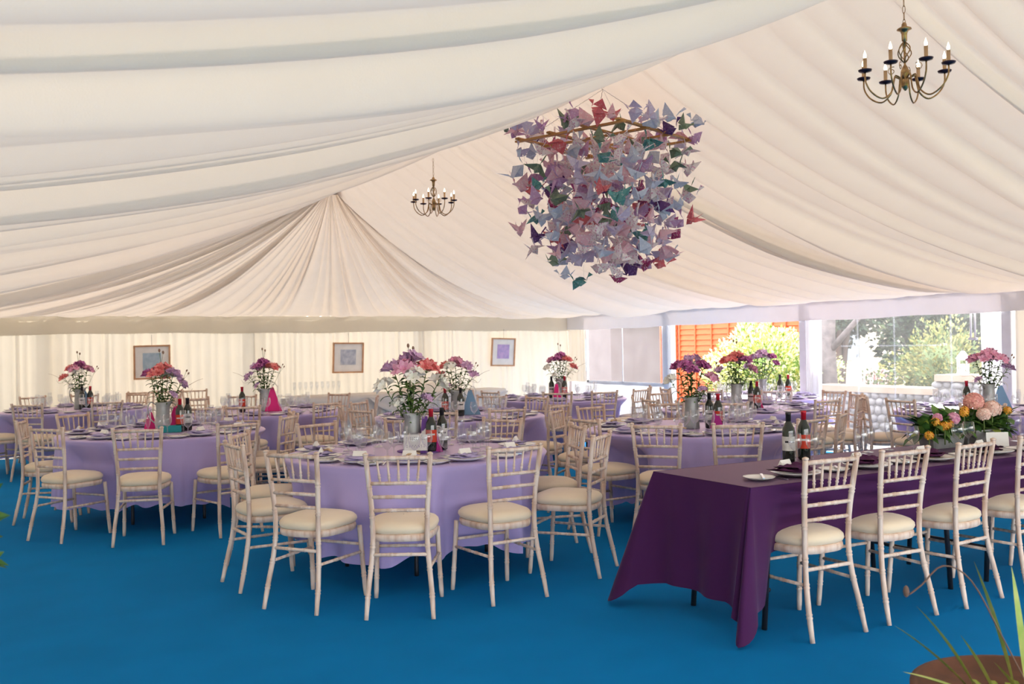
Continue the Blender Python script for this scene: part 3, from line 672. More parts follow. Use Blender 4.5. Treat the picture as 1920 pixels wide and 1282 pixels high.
for k, (c, nm, chs) in TB.items():
    jx, jy = cam_off(c, *JPX[k]); view = atan2(-c[1], -c[0]); zt = .767
    JUG.put((jx, jy, zt), HANG[k], 'galvanised metal jug of flowers in the middle of '+nm, 'flower jugs', scale=(.72, .72, .9) if k == 'T9' else None)
    rx, ry = sin(-view), cos(-view)  # placeholder, replaced below
    d = hypot(*c); R_ = Vector((c[1]/d, -c[0]/d, 0)); T_ = Vector((-c[0]/d, -c[1]/d, 0))
    for e in BQ[k]:
        colr, q = e.split(':'); q = int(q); sl, dl, sc = LEAN[q]
        ax = Vector((0, 0, 1))+R_*sl+T_*dl; quat = Vector((0, 0, 1)).rotation_difference(ax.normalized())
        eul = (quat.to_matrix() @ Matrix.Rotation(rnd.uniform(0, 6), 3, 'Z')).to_euler()
        base = Vector((jx, jy, zt+.10))-Vector((R_*sl+T_*dl))*.035
        STEMS[colr].put(base, 0, '%s alstroemeria stem %s in the jug on %s' % (colr, DIRS[q], nm), 'alstroemeria stems in jugs', scale=sc*(1.05 if k == 'T1' else .92), eul=tuple(eul))
    for n_, (sl, dl, sc) in enumerate(((-.03, 0, 1.35), (.5, .1, 1.05))):
        if k in ('T5', 'T7', 'T9', 'T10') and n_ == 0: continue
        quat = Vector((0, 0, 1)).rotation_difference((Vector((0, 0, 1))+R_*sl+T_*dl).normalized())
        SEED.put((jx, jy, zt+.12), 0, 'brown seed heads %s above the jug on %s' % (('rising straight', 'leaning right')[n_], nm), 'seed head stems', scale=sc, eul=tuple(quat.to_euler()))
    rr_ = atan2(R_[1], R_[0])+(pi if k in ('T3', 'T4', 'T10') else 0)
    WILL.put((jx, jy, zt+.16), rr_, 'curly willow twig arching out of the jug on '+nm, 'willow twigs')
    # bottles: red-capped and black-capped
    bo = {'T1': ((.13, .10, B_RR), (.21, -.02, B_BW)), 'T2': ((.15, .12, B_RR), (.22, 0, B_BW)), 'T3': ((.13, .12, B_RR), (.03, .14, B_BW)), 'T4': ((-.26, .05, B_RR),), 'T5': ((-.12, .05, B_RR), (.045, .14, B_BW)),
          'T6': ((.06, .12, B_RR), (-.12, 0, B_BW)), 'T7': ((.22, .10, B_RR), (.15, -.02, B_BW)), 'T8': ((.22, .15, B_RR), (.16, -.1, B_BW)), 'T9': ((.32, .1, B_RR), (.22, .0, B_BW)), 'T10': ((-.2, 0, B_RR),)}[k]
    for a_, b_, pr in bo:
        x, y = cam_off((jx, jy), a_, b_)
        pr.put((x, y, zt), view+radians(90), ('red-capped bottle with red label on ' if pr is B_RR else 'black-capped bottle with white label on ')+nm, 'wine bottles')
B_RR.put((4.50, 4.28, .769), -.5, 'red-capped wine bottle with orange-red label on the purple table', 'wine bottles')
B_BW.put((4.34, 4.25, .769), -.5, 'black-capped wine bottle behind two glasses on the purple table', 'wine bottles')
# gift bags and cards
def atT(k, a_, b_, z=.767): x, y = cam_off(TB[k][0], a_, b_); return (x, y, z)
vr = lambda k: atan2(-TB[k][0][0], TB[k][0][1])
def put_bag(k, a_, b_, lab, mA, **kw): fold_bag(atT(k, a_, b_), lab, mA, rz=vr(k), **kw)
put_bag('T2', .13, -.10, 'bright pink folded bag right of the jug on the left lilac table', PINKB, h=.22)
put_bag('T2', -.10, -.12, 'bright pink folded bag left of the jug on the left lilac table', PINKB, h=.17, w_=.14)
put_bag('T4', .10, .02, 'bright pink folded bag leaning on the jug of the back lilac table', PINKB, h=.28)
put_bag('T5', .14, -.10, 'pale blue folded bag beside the jug on the middle back table', BLUEB, h=.26)
put_bag('T3', .10, -.10, 'grey-blue folded bag behind bottles on the far left table', BLUEB, h=.24)
put_bag('T6', -.04, .16, 'pink folded bag between bottles on the table by the clear window', PINKB, h=.2, w_=.12)
put_bag('T7', .20, .22, 'magenta folded bag beside bottles on the table behind the purple one', MAGB, h=.16, w_=.12)
put_bag('T8', .15, .05, 'pink folded bag right of the jug facing the open doorway', PINKB, h=.2, w_=.12)
put_bag('T10', .12, -.08, 'blue folded bag behind the jug on the far right table', BLUEB, h=.24)
put_bag('T1', .07, .02, 'violet gift bag with a white tag beside the front jug', PURPB, h=.24, w_=.12)
put_bag('T1', .13, .06, 'magenta gift bag beside bottles on the front table', MAGB, h=.15, w_=.1)
p = atT('T1', .065, .10); t = thing('gift_tag', 'blank white luggage tag tilted against the violet gift bag', 'tag', (p[0], p[1], .90), vr('T1'))
mb = MB(); mb.box((0, 0, 0), (.08, .003, .05)); o = mb.obj('tag_card', CARD, t, False); o.rotation_euler = (0, -.8, 0)
mb = MB(); mb.tube(smooth_path([(.03, 0, .03), (.05, .0, .08), (.02, .01, .1)], 3), .002, 5); mb.obj('tag_loop', MAGB, t)
p = atT('T1', -.01, .24); t = thing('table_sign', 'white lettered card in a log slice in front of the main jug', 'sign', p, vr('T1')); t.scale = (1.3, 1.3, 1.3)
mb = MB(); mb.box((0, 0, .062), (.125, .002, .085)); mb.obj('card', CARD, t, False)
INK = mat('grey_ink', (.35, .33, .4), .8); mb = MB(); r = random.Random(5)
for row, (z, n_) in enumerate(((.088, 10), (.079, 10), (.048, 7), (.04, 8))):
    for q in range(n_): mb.box((-.045+.09*q/(n_-1), -.0015, z+r.uniform(-.001, .001)), (.004, .0006, r.uniform(.003, .006)))
mb.obj('lettering', INK, t, False)
mb = MB(); mb.lathe([(.001, 0), (.014, 0), (.015, .02), (.001, .021)], 14, (.01, -.002, 0)); mb.obj('wood_holder', TWIG, t)
mb = MB(); mb.lathe([(.001, 0), (.16, 0), (.162, .004), (.001, .005)], 30); o = mb.obj('table_mat', PURPB); x, y, z = atT('T1', .02, .02); o.location = (x, y, .7665); tag(o, 'round violet mat under the jug on the front lilac table', 'mat')
p = atT('T2', .06, .14); mb = MB(); mb.box((0, 0, .03), (.2, .08, .06)); o = mb.obj('teal_box', TEALB, None, False); o.location = p; o.rotation_euler = (0, 0, vr('T2')); tag(o, 'low teal box in front of the jug on the left lilac table', 'box')
mb = MB(); mb.add([(-.075, 0, 0), (.075, 0, 0), (.075, .012, .10), (-.075, .012, .10), (.075, .05, 0), (-.075, .05, 0)], [(0, 1, 2, 3), (3, 2, 4, 5), (0, 3, 5), (1, 4, 2)])
o = mb.obj('folded_card', CARD, None, False); o.location = (5.98, 3.98, .769); o.rotation_euler = (0, 0, -.5); tag(o, 'large blank white card standing before the flower trough', 'card')

# flower trough on the purple table
for q, (x0, nm, lf) in enumerate(((5.70, 'left', 0), (6.15, 'right', 1))):
    t = thing('metal_trough', 'grey metal trough of flowers on the purple table, %s of two' % nm, 'planter', (x0, 4.20, .769), 0, 'flower troughs')
    mb = MB(); v = []
    for z, kx, ky in ((0, .15, .05), (.10, .17, .06), (.10, .162, .052), (.02, .145, .045)): v += [(-kx, -ky, z), (kx, -ky, z), (kx, ky, z), (-kx, ky, z)]
    f = [(3, 2, 1, 0)]+[(a*4+b, a*4+(b+1) % 4, a*4+4+(b+1) % 4, a*4+4+b) for a in range(3) for b in range(4)]+[(12, 13, 14, 15)]
    mb.add(v, f); mb.obj('trough_body', GALV, t, False)
    r = random.Random(60+q); mb = MB()
    for k in range(230):
        a_ = r.uniform(0, 6.28); u = r.uniform(-.2, .2); el = r.uniform(-.35, 1.6); dd = Vector((cos(a_), sin(a_), el))
        leaf(mb, (u+dd.x*.02, dd.y*.03, .08+r.uniform(0, .09)), dd, r.uniform(.08, .15), r.uniform(.045, .075), r.uniform(.2, 1.0), r, r.choices((0, 1, 2), (4, 4, 1))[0], 3)
    mb.obj('foliage', [LEAFG, LEAFD, mat('lime_leaf', (.35, .42, .06), .5)], t)
def cluster(c, R, mt, label, n=60, name='hydrangea_head', sz=.02, cat='flower', grp=None):
    r = random.Random(int(c[0]*1000)); mb = MB(); mb.tube([(0, 0, -.12), (0, 0, 0)], .004, 6, 1)
    for k in range(n):
        z = 1-1.5*(k+.5)/n; a_ = k*2.4; rr = sqrt(max(0, 1-z*z)); d = Vector((rr*cos(a_), rr*sin(a_), z)); u = d.cross(Vector((.2, .3, .9))).normalized(); w_ = d.cross(u)
        o_ = d*R*r.uniform(.86, 1.02)
        for s_ in range(4):
            q = s_*pi/2+k; e = u*cos(q)+w_*sin(q); g = u*-sin(q)+w_*cos(q)
            mb.add([o_, o_+e*sz*.7-g*sz*.5+d*.004, o_+e*sz*1.3+d*.002, o_+e*sz*.7+g*sz*.5+d*.004], [(0, 1, 2, 3)])
    o = mb.obj(name, [mt, STEMG]); o.location = c; tag(o, label, cat, grp)
cluster((5.99, 4.16, 1.06), .062, HYD, 'coral pink hydrangea head, tallest over the flower troughs', 110)
cluster((6.10, 4.10, 1.01), .055, HYD2, 'pale peach hydrangea head right below the coral one', 90)
cluster((5.95, 4.06, .985), .04, HYD2, 'small pale peach hydrangea head left below the coral one', 70)
cluster((5.70, 4.11, .965), .036, PINKF, 'round pink flower head over the left trough', 60, 'pink_flower_head')
cluster((5.58, 4.14, .975), .022, PINKF, 'small pink flower head near the left end of the troughs', 40, 'pink_flower_head')
for k, (x, y, z, w_) in enumerate(((5.53, 4.12, .95, 'left end'), (5.57, 4.08, .925, 'left front'), (5.64, 4.10, .93, 'left middle'), (5.80, 4.10, 1.0, 'middle'), (5.86, 4.14, 1.01, 'below the coral head'), (6.30, 4.12, .99, 'right end'), (5.44, 4.1, .87, 'lowest left'))):
    cluster((x, y, z), .026, YELF, 'orange-yellow blossom spray at the %s of the flower troughs' % w_, 14, 'yellow_flower_head', .015, 'flower', 'yellow blossom sprays')

# ------------------------------------------------------------------ chandeliers
def chandelier(loc, ztop, label, rot):
    t = thing('chandelier', label, 'chandelier', loc, rot, 'brass chandeliers'); x, y, z = loc
    mb = MB(); n = int((ztop-z-.375)/.034)
    for k in range(n):
        zz = .38+.034*k; ax = k % 2
        P = [((.007*cos(q) if ax else 0), (0 if ax else .007*cos(q)), zz+.02*sin(q)) for q in [2*pi*i/10 for i in range(11)]]
        mb.tube(P, .0016, 5, cap=False)
    mb.obj('chain', BRASS, t)
    mb = MB(); mb.lathe([(.002, .385), (.012, .375), (.014, .362), (.034, .352), (.036, .347), (.02, .34), (.014, .325), (.013, .29), (.006, .285), (.005, .17), (.012, .16), (.02, .14), (.022, .12), (.014, .11), (.02, .09), (.022, .07), (.012, .05), (.004, .04)], 16)
    mb.obj('column', BRASS, t)
    mb = MB()
    for q in range(6):
        P = []
        for i in range(15):
            u = i/14; a_ = q*pi/3+u*2.2; P.append((.032*sin(pi*u)**.8*cos(a_), .032*sin(pi*u)**.8*sin(a_), .178+.11*u))
        mb.tube(P, .0028, 6)
    mb.obj('twist_cage', BRASS, t)
    for q in range(8):
        a_ = q*pi/4; M = Matrix.Rotation(a_, 4, 'Z')
        P = smooth_path([(.022, 0, .10), (.05, 0, .115), (.06, 0, .08), (.075, 0, .03), (.12, 0, 0), (.175, 0, .03), (.205, 0, .08), (.208, 0, .13)], 4)
        mb = MB(); mb.tube(P, .0042, 7, M=M)
        if q % 2 == 0: mb.tube([(.03+.0*i+(.004+.0016*i)*cos(i*.7)+.035, 0, .15+(.004+.0016*i)*sin(i*.7)) for i in range(13)], .002, 5, M=M)
        am = mb.obj('arm', BRASS, t)
        mb = MB(); mb.lathe([(.002, .128), (.03, .134), (.034, .142), (.032, .143), (.004, .134)], 18, (.208, 0, 0), M=M); mb.obj('drip_pan', PANM, am)
        mb = MB(); mb.lathe([(.009, .135), (.0095, .2), (.002, .2)], 12, (.208, 0, 0), M=M); cn = mb.obj('candle_tube', CANDLE, am)
        mb = MB(); mb.lathe([(.004, .198), (.008, .208), (.0075, .218), (.003, .232), (.0005, .24)], 10, (.208, 0, 0), M=M); mb.obj('bulb', BULB, am)
chandelier((4.14, 3.22, 2.71), 3.33, 'large-looking brass candle chandelier hanging at the upper right', .35)
chandelier((4.14, 8.80, 2.83), 3.42, 'small-looking far brass candle chandelier left of the crane mobile', .1)

# ------------------------------------------------------------------ pictures on the back wall
def picture(x, w_, h_, zc, label, art, col2, tilt):
    t = thing('framed_picture', label, 'picture', (x, 15.52, zc), 0, 'framed pictures on the back wall')
    t.rotation_euler = (radians(4), tilt, 0)
    mb = MB()
    for sx in (-1, 1): mb.box((sx*(w_/2-.012), 0, 0), (.024, .03, h_))
    for sz in (-1, 1): mb.box((0, 0, sz*(h_/2-.012)), (w_-.048, .03, .024))
    mb.obj('frame', mat('pine_frame', (.62, .33, .17), .5, col2=(.5, .25, .12)), t, False)
    mb = MB(); mb.box((0, .006, 0), (w_-.04, .008, h_-.04)); mb.obj('mount', mat('picture_mount', (.9, .87, .83), .8), t, False)
    mb = MB(); mb.box((0, .0, .02*h_), (w_*.5, .006, h_*.5)); mb.obj('print', mat('picture_print', art, .7, 0, col2, 14, detail=8), t, False)
    mb = MB(); mb.tube([(0, .0, h_/2), (0, .02, .42)], .0025, 5); mb.obj('hanging_wire', DARKM, t)
picture(2.515, .535, .52, 1.345, 'pine-framed pale blue square print, leftmost on the back wall', (.35, .47, .58), (.5, .6, .68), -.01)
picture(5.66, .545, .515, 1.346, 'pine-framed grey mottled print, middle one on the back wall', (.38, .41, .52), (.6, .62, .68), .015)
picture(8.66, .50, .52, 1.386, 'pine-framed violet print, rightmost on the back wall', (.42, .33, .6), (.62, .42, .68), .03)

# ------------------------------------------------------------------ white draped buffet along the back wall
t = thing('buffet_table', 'long white draped buffet table along the back wall', 'table', (6.2, 14.75, 0))
BUF = cloth('white_buffet_cloth', (.92, .86, .80), (.85, .8, .74), .3)
mb = MB(); S = lobe_samples(46, 77, 6, .6); prof = [(.30, .77), (-.28, .775), (-.31, .765)]
def fb(i, j):
    s, h, am = S[i]; x = -1.9+3.8*s
    if j < 3: return (x, prof[j][0], prof[j][1])
    v = (j-3)/6; return (x, -.315-(.0+.035*-h)*v, .755-.74*v)
mb.grid(len(S), 10, fb); mb.obj('draped_cloth', BUF, t)
mb = MB()
def sw(i, j):
    u = i/24; v = j/5; q = u*3 % 1; n_ = int(u*2.999); x = -1.9+3.8*u; dp = .28*(4*q*(1-q))**.8
    return (x, -.37-.03*sin(v*9)*v, .76-.02-dp*v-.02*v)
mb.grid(25, 6, sw); mb.obj('swag', BUF, t)
mb = MB(); mb.box((0, 0, .37), (3.7, .5, .72)); mb.obj('table_base', mat('buffet_base', (.6, .55, .5), .8), t, False)
mb = MB()
def hp(i, j):
    u = i/20*2-1; v = j/10*2-1; e = max(0, 1-u*u)**.6*max(0, 1-v*v)**.6
    return (.62+u*.55, v*.22, .778+.13*e+.01*sin(u*9+v*4)*e)
mb.grid(21, 11, hp); o = mb.obj('cloth_bundle', BUF); o.location = (6.2, 14.75, 0); tag(o, 'hump of white cloth lying on the white draped buffet', 'cloth')
for k in range(9):
    FLUT.put((4.45+.09*k, 14.62, .778), 0, 'champagne flute on the draped buffet, number %s from its left end in the row' % ('one two three four five six seven eight nine'.split()[k]), 'flutes on the buffet')

# ------------------------------------------------------------------ paper crane mobile
MC = Vector((4.14, 5.84, 0))
mob = thing('crane_mobile', 'wooden lattice hanger of the folded paper crane mobile, with chains and threads', 'mobile', (MC.x, MC.y, 3.0), radians(20))
PINE = mat('varnished_slats', (.55, .27, .08), .45, col2=(.42, .18, .05))
for k in range(4):
    mb = MB(); o_ = (-.44, -.15, .15, .44)[k]; mb.box((o_, 0, 0), (.032, .95, .014)); mb.obj('slat', PINE, mob, False)
    mb = MB(); mb.box((0, o_, .016), (.95, .032, .014)); mb.obj('slat', PINE, mob, False)
for k, (a_, b_) in enumerate(((.4, .4), (-.4, .4), (.4, -.4), (-.4, -.4))):
    mb = MB(); P0, P1 = Vector((a_, b_, .02)), Vector((0, 0, .385)); n_ = 34
    mb.tube([P0.lerp(P1, i/n_)+Vector((.003*(i % 2), .003*((i+1) % 2), 0)) for i in range(n_+1)], .0022, 5); mb.obj('chain', STEEL, mob)
mb = MB(); mb.tube([(.012*cos(q), 0, .40+.018*sin(q)) for q in [2*pi*i/12 for i in range(13)]], .002, 5, cap=False); mb.tube([(0, 0, .42), (0, 0, .47)], .0018, 5); mb.obj('hook', STEEL, mob)
def crane(kind):
    """folded paper crane: body, two wings, neck with beak, tail"""
    s = (1.0, 1.1, .92)[kind]; wz = (.030, -.02, .05)[kind]; wy = (.045, .05, .04)[kind]
    v = [(-.03, 0, .004), (.03, 0, .004), (0, -.017, 0), (0, .017, 0), (0, 0, .03), (0, 0, -.02),   # body
         (-.012, -wy-.01, wz+.012), (-.012, wy+.01, wz+.012),                # wing tips
         (.036, -.003, .03), (.036, .003, .03), (.048, 0, .058), (.066, 0, .047), (.028, 0, .012),   # neck, head, beak
         (-.034, -.003, .022), (-.034, .003, .022), (-.062, 0, .058), (.027, -.012, .008), (.027, .012, .008), (-.032, -.012, .008), (-.032, .012, .008)]
    f = [(0, 5, 2), (0, 3, 5), (1, 2, 5), (1, 5, 3), (0, 2, 4), (0, 4, 3), (1, 4, 2), (1, 3, 4),
         (16, 6, 18), (18, 6, 4), (16, 4, 6), (17, 19, 7), (19, 4, 7), (17, 7, 4),
         (1, 8, 10), (1, 10, 9), (12, 10, 8), (12, 9, 10), (10, 8, 11), (10, 11, 9),
         (0, 15, 13), (0, 14, 15), (13, 15, 14), (0, 13, 14)]
    return [tuple(c*s for c in p) for p in v], f
def paper(name, c, c2, sc=90, dots=True):
    M = bpy.data.materials.new(name); M.use_nodes = True; N = M.node_tree.nodes; L = M.node_tree.links; b = N['Principled BSDF']; b.inputs['Roughness'].default_value = .75
    tc = N.new('ShaderNodeTexCoord'); vo = N.new('ShaderNodeTexVoronoi'); vo.inputs['Scale'].default_value = sc; L.new(tc.outputs['Object'], vo.inputs['Vector'])
    ra = N.new('ShaderNodeValToRGB'); ra.color_ramp.elements[0].position = .28; ra.color_ramp.elements[1].position = .38
    ra.color_ramp.elements[0].color = (*c2, 1); ra.color_ramp.elements[1].color = (*c, 1); L.new(vo.outputs['Distance'], ra.inputs[0]); L.new(ra.outputs[0], b.inputs['Base Color'])
    t = N.new('ShaderNodeBsdfTranslucent'); L.new(ra.outputs[0], t.inputs[0]); x = N.new('ShaderNodeMixShader'); x.inputs[0].default_value = .4   # thin paper lets light through
    L.new(b.outputs[0], x.inputs[1]); L.new(t.outputs[0], x.inputs[2]); L.new(x.outputs[0], N['Material Output'].inputs[0]); return M
PAP = [('lilac', (.74, .66, .82), (.82, .76, .88)), ('white floral', (.92, .86, .87), (.72, .38, .55)), ('pale pink', (.88, .62, .70), (.92, .80, .82)), ('coral red', (.82, .24, .28), (.86, .5, .5)),
       ('sage green', (.30, .38, .28), (.38, .46, .36)), ('teal', (.16, .42, .42), (.4, .55, .55)), ('deep purple', (.16, .06, .24), (.3, .16, .4)), ('grey blue', (.68, .72, .84), (.78, .81, .90)), ('mauve', (.66, .42, .66), (.76, .6, .78)), ('magenta dotted', (.5, .08, .25), (.75, .6, .65))]
WEI = [5, 8, 5, 2, 1.6, .8, 1.2, 5, 3, 1.4]
CR = []
for nm, c1, c2 in PAP:
    M = paper('paper_'+nm.replace(' ', '_'), c1, c2); row = []
    for kd in range(3):
        v, f = crane(kd); mb = MB(); mb.add(v, f); row.append(mb.mesh('paper_crane', M, False))
    CR.append(row)
r = random.Random(12); strings = MB(); TIER = ['top', 'second', 'third', 'fourth', 'fifth', 'sixth', 'seventh', 'eighth', 'ninth', 'lowest']; SEC = ['right', 'back right', 'back', 'back left', 'left', 'front left', 'front', 'front right']
seen = {}
def put_crane(p, lab_tier):
    ci = r.choices(range(len(PAP)), WEI)[0]; kd = r.randrange(3)
    o = ob('paper_crane', CR[ci][kd]); o.location = p; o.rotation_euler = (r.uniform(-.9, .9), r.uniform(-.9, .6), r.uniform(0, 6.28)); s_ = r.uniform(1.25, 1.95); o.scale = (s_,)*3
    d = Vector(p)-MC; vd = atan2(-MC.y, -MC.x); a_ = (atan2(d.y, d.x)-vd-pi/2) % (2*pi)   # 0 = viewer's right ... pi/2 = away
    a_ = (-(atan2(d.y, d.x)-atan2(MC.y, MC.x))+pi/2) % (2*pi); sec = SEC[int((-a_+pi/8+2*pi) % (2*pi)/(pi/4)) % 8]
    core = 'outer' if hypot(d.x, d.y) > .36 else 'inner'
    tag(o, '%s folded paper crane, %s tier, %s %s of the hanging mobile' % (PAP[ci][0], lab_tier, core, sec), 'paper crane', 'paper cranes on the mobile')
ct = 0
for k in range(36):   # strings hang from a grid of 6 x 6 lattice crossings
    gx, gy = k % 6, k//6; lx, ly = -.45+.18*gx, -.45+.18*gy; a_ = radians(20)
    wx, wy = MC.x+lx*cos(a_)-ly*sin(a_), MC.y+lx*sin(a_)+ly*cos(a_); rad = hypot(lx, ly)
    if rad > .6: lx *= .93; ly *= .93
    n = 8 if rad < .45 else (7 if rad < .55 else 5)
    if r.random() < .15: n -= 1
    L_ = .12*n+r.uniform(-.04, .06)
    strings.tube([(lx, ly, .02), (lx, ly, -L_)], .0008, 4)
    for q in range(n):
        z = 3.0-.06-(q+r.uniform(.2, .8))*L_/n; put_crane((wx+r.uniform(-.03, .03), wy+r.uniform(-.03, .03), z), TIER[min(9, int((3.05-z)/.115)+1)]); ct += 1
strings.obj('threads', mat('white_thread', (.8, .8, .8), .6), mob)
for k in range(46):   # perched round the frame
    a_ = k*2*pi/46; e = max(abs(cos(a_)), abs(sin(a_))); lx, ly = .5*cos(a_)/e, .5*sin(a_)/e; b_ = radians(20); q = r.uniform(.92, 1.12)
    if r.random() < .25: q *= .5
    put_crane((MC.x+(lx*cos(b_)-ly*sin(b_))*q, MC.y+(lx*sin(b_)+ly*cos(b_))*q, 3.03+r.uniform(-.03, .08)), 'top'); ct += 1
print('cranes', ct)

# ------------------------------------------------------------------ garden outside
GRAVEL = mat('pale_paving', (.38, .35, .31), .9, 0, (.3, .28, .25), 3, bump=.3, bscale=20)
mb = MB(); mb.box((24, 8, -.06), (27.7, 50, .08)); mb.box((4, 26, -.06), (12.3, 20.7, .08)); o = struct(mb, 'floor', GRAVEL, False)
mb = MB(); mb.box((-12, 8, -.06), (20.2, 50, .08)); mb.box((4.14, -11.3, -.06), (12, 17.7, .08))
o = struct(mb, 'floor', mat('lawn', (.07, .13, .03), .9, 0, (.10, .16, .04), 6, bump=.5, bscale=80), False)
STONE = mat('rubble_stone', (.24, .23, .23), .9, 0, (.34, .33, .33), 3.0, bump=.6, bscale=14)
MORT = mat('lime_mortar', (.26, .245, .23), .95, bump=.3, bscale=40)
COPE = mat('sandstone_coping', (.42, .32, .24), .85, 0, (.46, .36, .28), 4)
def rubble(x, y0, y1, h, label, grp, seed):
    r = random.Random(seed); t = thing('stone_wall', label, 'wall', (x+.2, (y0+y1)/2, 0), 0, grp); cy_ = (y0+y1)/2
    mb = MB(); mb.box((0, 0, (h-.08)/2), (.40, y1-y0, h-.08)); mb.obj('wall_core', MORT, t, False)
    mb = MB(); z = .06; row = 0
    while z < h-.1:
        y = y0+.05+.06*(row % 2); hh = r.uniform(.09, .13)
        while y < y1-.04:
            w_ = r.uniform(.1, .2); b0 = len(mb.v)
            mb.ball((-.20, y+w_/2-cy_, z+hh/2+r.uniform(-.01, .01)), 1, 10, (.045*r.uniform(.7, 1.3), w_*.52, hh*.54)); y += w_+.008
        z += hh+.004; row += 1
    mb.obj('facing_stones', STONE, t)
    mb = MB(); mb.box((0, 0, h-.045), (.50, y1-y0+.04, .09)); mb.obj('coping', COPE, t, False)
rubble(11.8, 8.72, 11.0, .80, 'lower rubble stone garden wall with flat coping, outside the clear window', 'garden walls', 3)
rubble(11.75, 5.2, 8.70, 1.0, 'taller rubble stone garden wall section at the right outside', 'garden walls', 4)
def lantern(loc, label, s=1):
    t = thing('garden_lantern', label, 'lantern', loc, .4, 'lanterns on the garden wall'); t.scale = (s,)*3
    LW = mat('white_lantern', (.82, .82, .78), .6)
    mb = MB(); mb.box((0, 0, .02), (.17, .17, .04)); mb.box((0, 0, .26), (.17, .17, .03))
    for a_ in (-1, 1):
        for b_ in (-1, 1): mb.box((a_*.072, b_*.072, .14), (.018, .018, .24))
    mb.obj('lantern_case', LW, t, False)
    mb = MB(); mb.box((0, 0, .34), (.20, .20, .13), taper=.2); mb.obj('lantern_roof', mat('pale_blue_lantern_roof', (.55, .62, .68), .5), t, False)
    mb = MB(); mb.tube([(.03*cos(q), 0, .43+.03*sin(q)) for q in [2*pi*i/12 for i in range(13)]], .004, 5, cap=False); mb.obj('ring', DARKM, t)
    mb = MB(); mb.lathe([(.035, .04), (.035, .18), (.002, .18)], 14); mb.obj('candle', LW, t)
lantern((11.95, 10.25, .80), 'white garden lantern on the lower stone wall, left one', 1.05)
lantern((11.95, 8.45, 1.0), 'white garden lantern on the taller wall, right one', .8)
ORNG = mat('orange_fence_board', (.56, .115, .035), .75, 0, (.46, .09, .03), 6, (1, 1, 8))
def fence_panel(x, y0, y1, h, label, rz=0):
    t = thing('garden_fence', label, 'fence', (x, (y0+y1)/2, 0), rz, 'orange fence panels'); L_ = y1-y0
    mb = MB(); n = int(h/.12)
    for k in range(n): mb.add([(0, -L_/2, .12*k), (0, L_/2, .12*k), (.0, L_/2, .12*k+.13), (.0, -L_/2, .12*k+.13), (-.03, -L_/2, .12*k), (-.03, L_/2, .12*k)], [(4, 5, 2, 3), (4, 0, 1, 5), (0, 3, 2, 1)])
    mb.obj('lap_boards', ORNG, t, False)
    for k in range(5): mb = MB(); mb.box((-.035, -L_/2+.04+(L_-.08)*k/4, h/2), (.03, .035, h)); mb.obj('batten', ORNG, t, False)
    mb = MB(); mb.box((-.02, 0, h+.02), (.07, L_, .04)); mb.obj('top_rail', ORNG, t, False)
for k, (a_, b_, nm) in enumerate(((17.0, 17.62, 'beyond the open doorway, narrow far left one'), (14.75, 16.95, 'beyond the open doorway, left of the grey post'), (12.95, 14.45, 'above the shrub, right of the grey post'))):
    fence_panel(14.0, a_, b_, 2.15, 'orange lap fence panel '+nm)
mb = MB(); mb.box((14.0, 14.6, 1.15), (.12, .14, 2.3)); o = mb.obj('fence_post', mat('concrete_post', (.42, .40, .38), .9), None, False); tag(o, 'grey concrete fence post between orange panels', 'post')
WTS = {'variegated_shrub': [6, 3, 1]}
def plant_mass(name, loc, rad, n, lsz, mats, label, cat, seed, trunk=None, up=.2, shell=.55, kind=None, parts=('foliage', 'trunk')):
    r = random.Random(seed); t = thing(name, label, cat, loc); mb = MB()
    for k in range(n):
        while 1:
            p = Vector((r.uniform(-1, 1), r.uniform(-1, 1), r.uniform(-1, 1)))
            if shell < p.length < 1: break
        nrm = p.normalized(); lump = 1+.16*sin(p.x*7+seed)+.14*sin(p.y*8+1)+.1*sin(p.z*9)
        q = Vector((p.x*rad[0]*lump, p.y*rad[1]*lump, (p.z*lump+1)*rad[2]))
        if q.z < 0: q.z = abs(q.z)*.3
        d = (nrm+Vector((r.uniform(-1, 1), r.uniform(-1, 1), r.uniform(-1, 1)))*.7+Vector((0, 0, up))).normalized()
        s_ = d.cross(Vector((r.uniform(-1, 1), r.uniform(-1, 1), .3))).normalized(); L_ = lsz*r.uniform(.6, 1.3)
        q.z += (trunk or 0); up_ = s_.cross(d)*L_*.12
        mb.add([q, q+d*L_*.5+s_*L_*.3+up_, q+d*L_, q+d*L_*.5-s_*L_*.3+up_], [(0, 1, 2, 3)], r.choices(range(len(mats)), WTS.get(name, [3, 2, 1])[:len(mats)])[0])
    mb.ball((0, 0, rad[2]+(trunk or 0)), 1, 16, (rad[0]*.72, rad[1]*.72, rad[2]*.74), min(1, len(mats)-1) if name != 'variegated_shrub' else 2)  # dark solid core added inside the leaves to block sky between them
    mb.obj(parts[0], mats, t, False)
    mb = MB(); h = (trunk or 0)+rad[2]*1.3
    for k in range(5):
        a_ = k*1.3; mb.tube(smooth_path([(.03*cos(a_), .03*sin(a_), 0), (rad[0]*.15*cos(a_), rad[1]*.15*sin(a_), h*.5), (rad[0]*.5*cos(a_), rad[1]*.5*sin(a_), h)], 3), [max(.012, .03*(1-.1*i)) if not trunk else max(.02, .09-.012*i) for i in range(7)], 7)
    mb.obj(parts[1], TWIG if not trunk else mat('bark', (.16, .12, .10), .9, bump=.6, bscale=20), t)
    return t
VAR = [mat('cream_variegated_leaf', (.78, .78, .50), .6), mat('yellow_green_leaf', (.55, .58, .14), .6), mat('mid_green_leaf', (.16, .28, .05), .6)]
GRN = [mat('tree_green', (.07, .12, .07), .7), mat('tree_dark_green', (.03, .06, .035), .7), mat('tree_light_green', (.15, .21, .10), .7)]
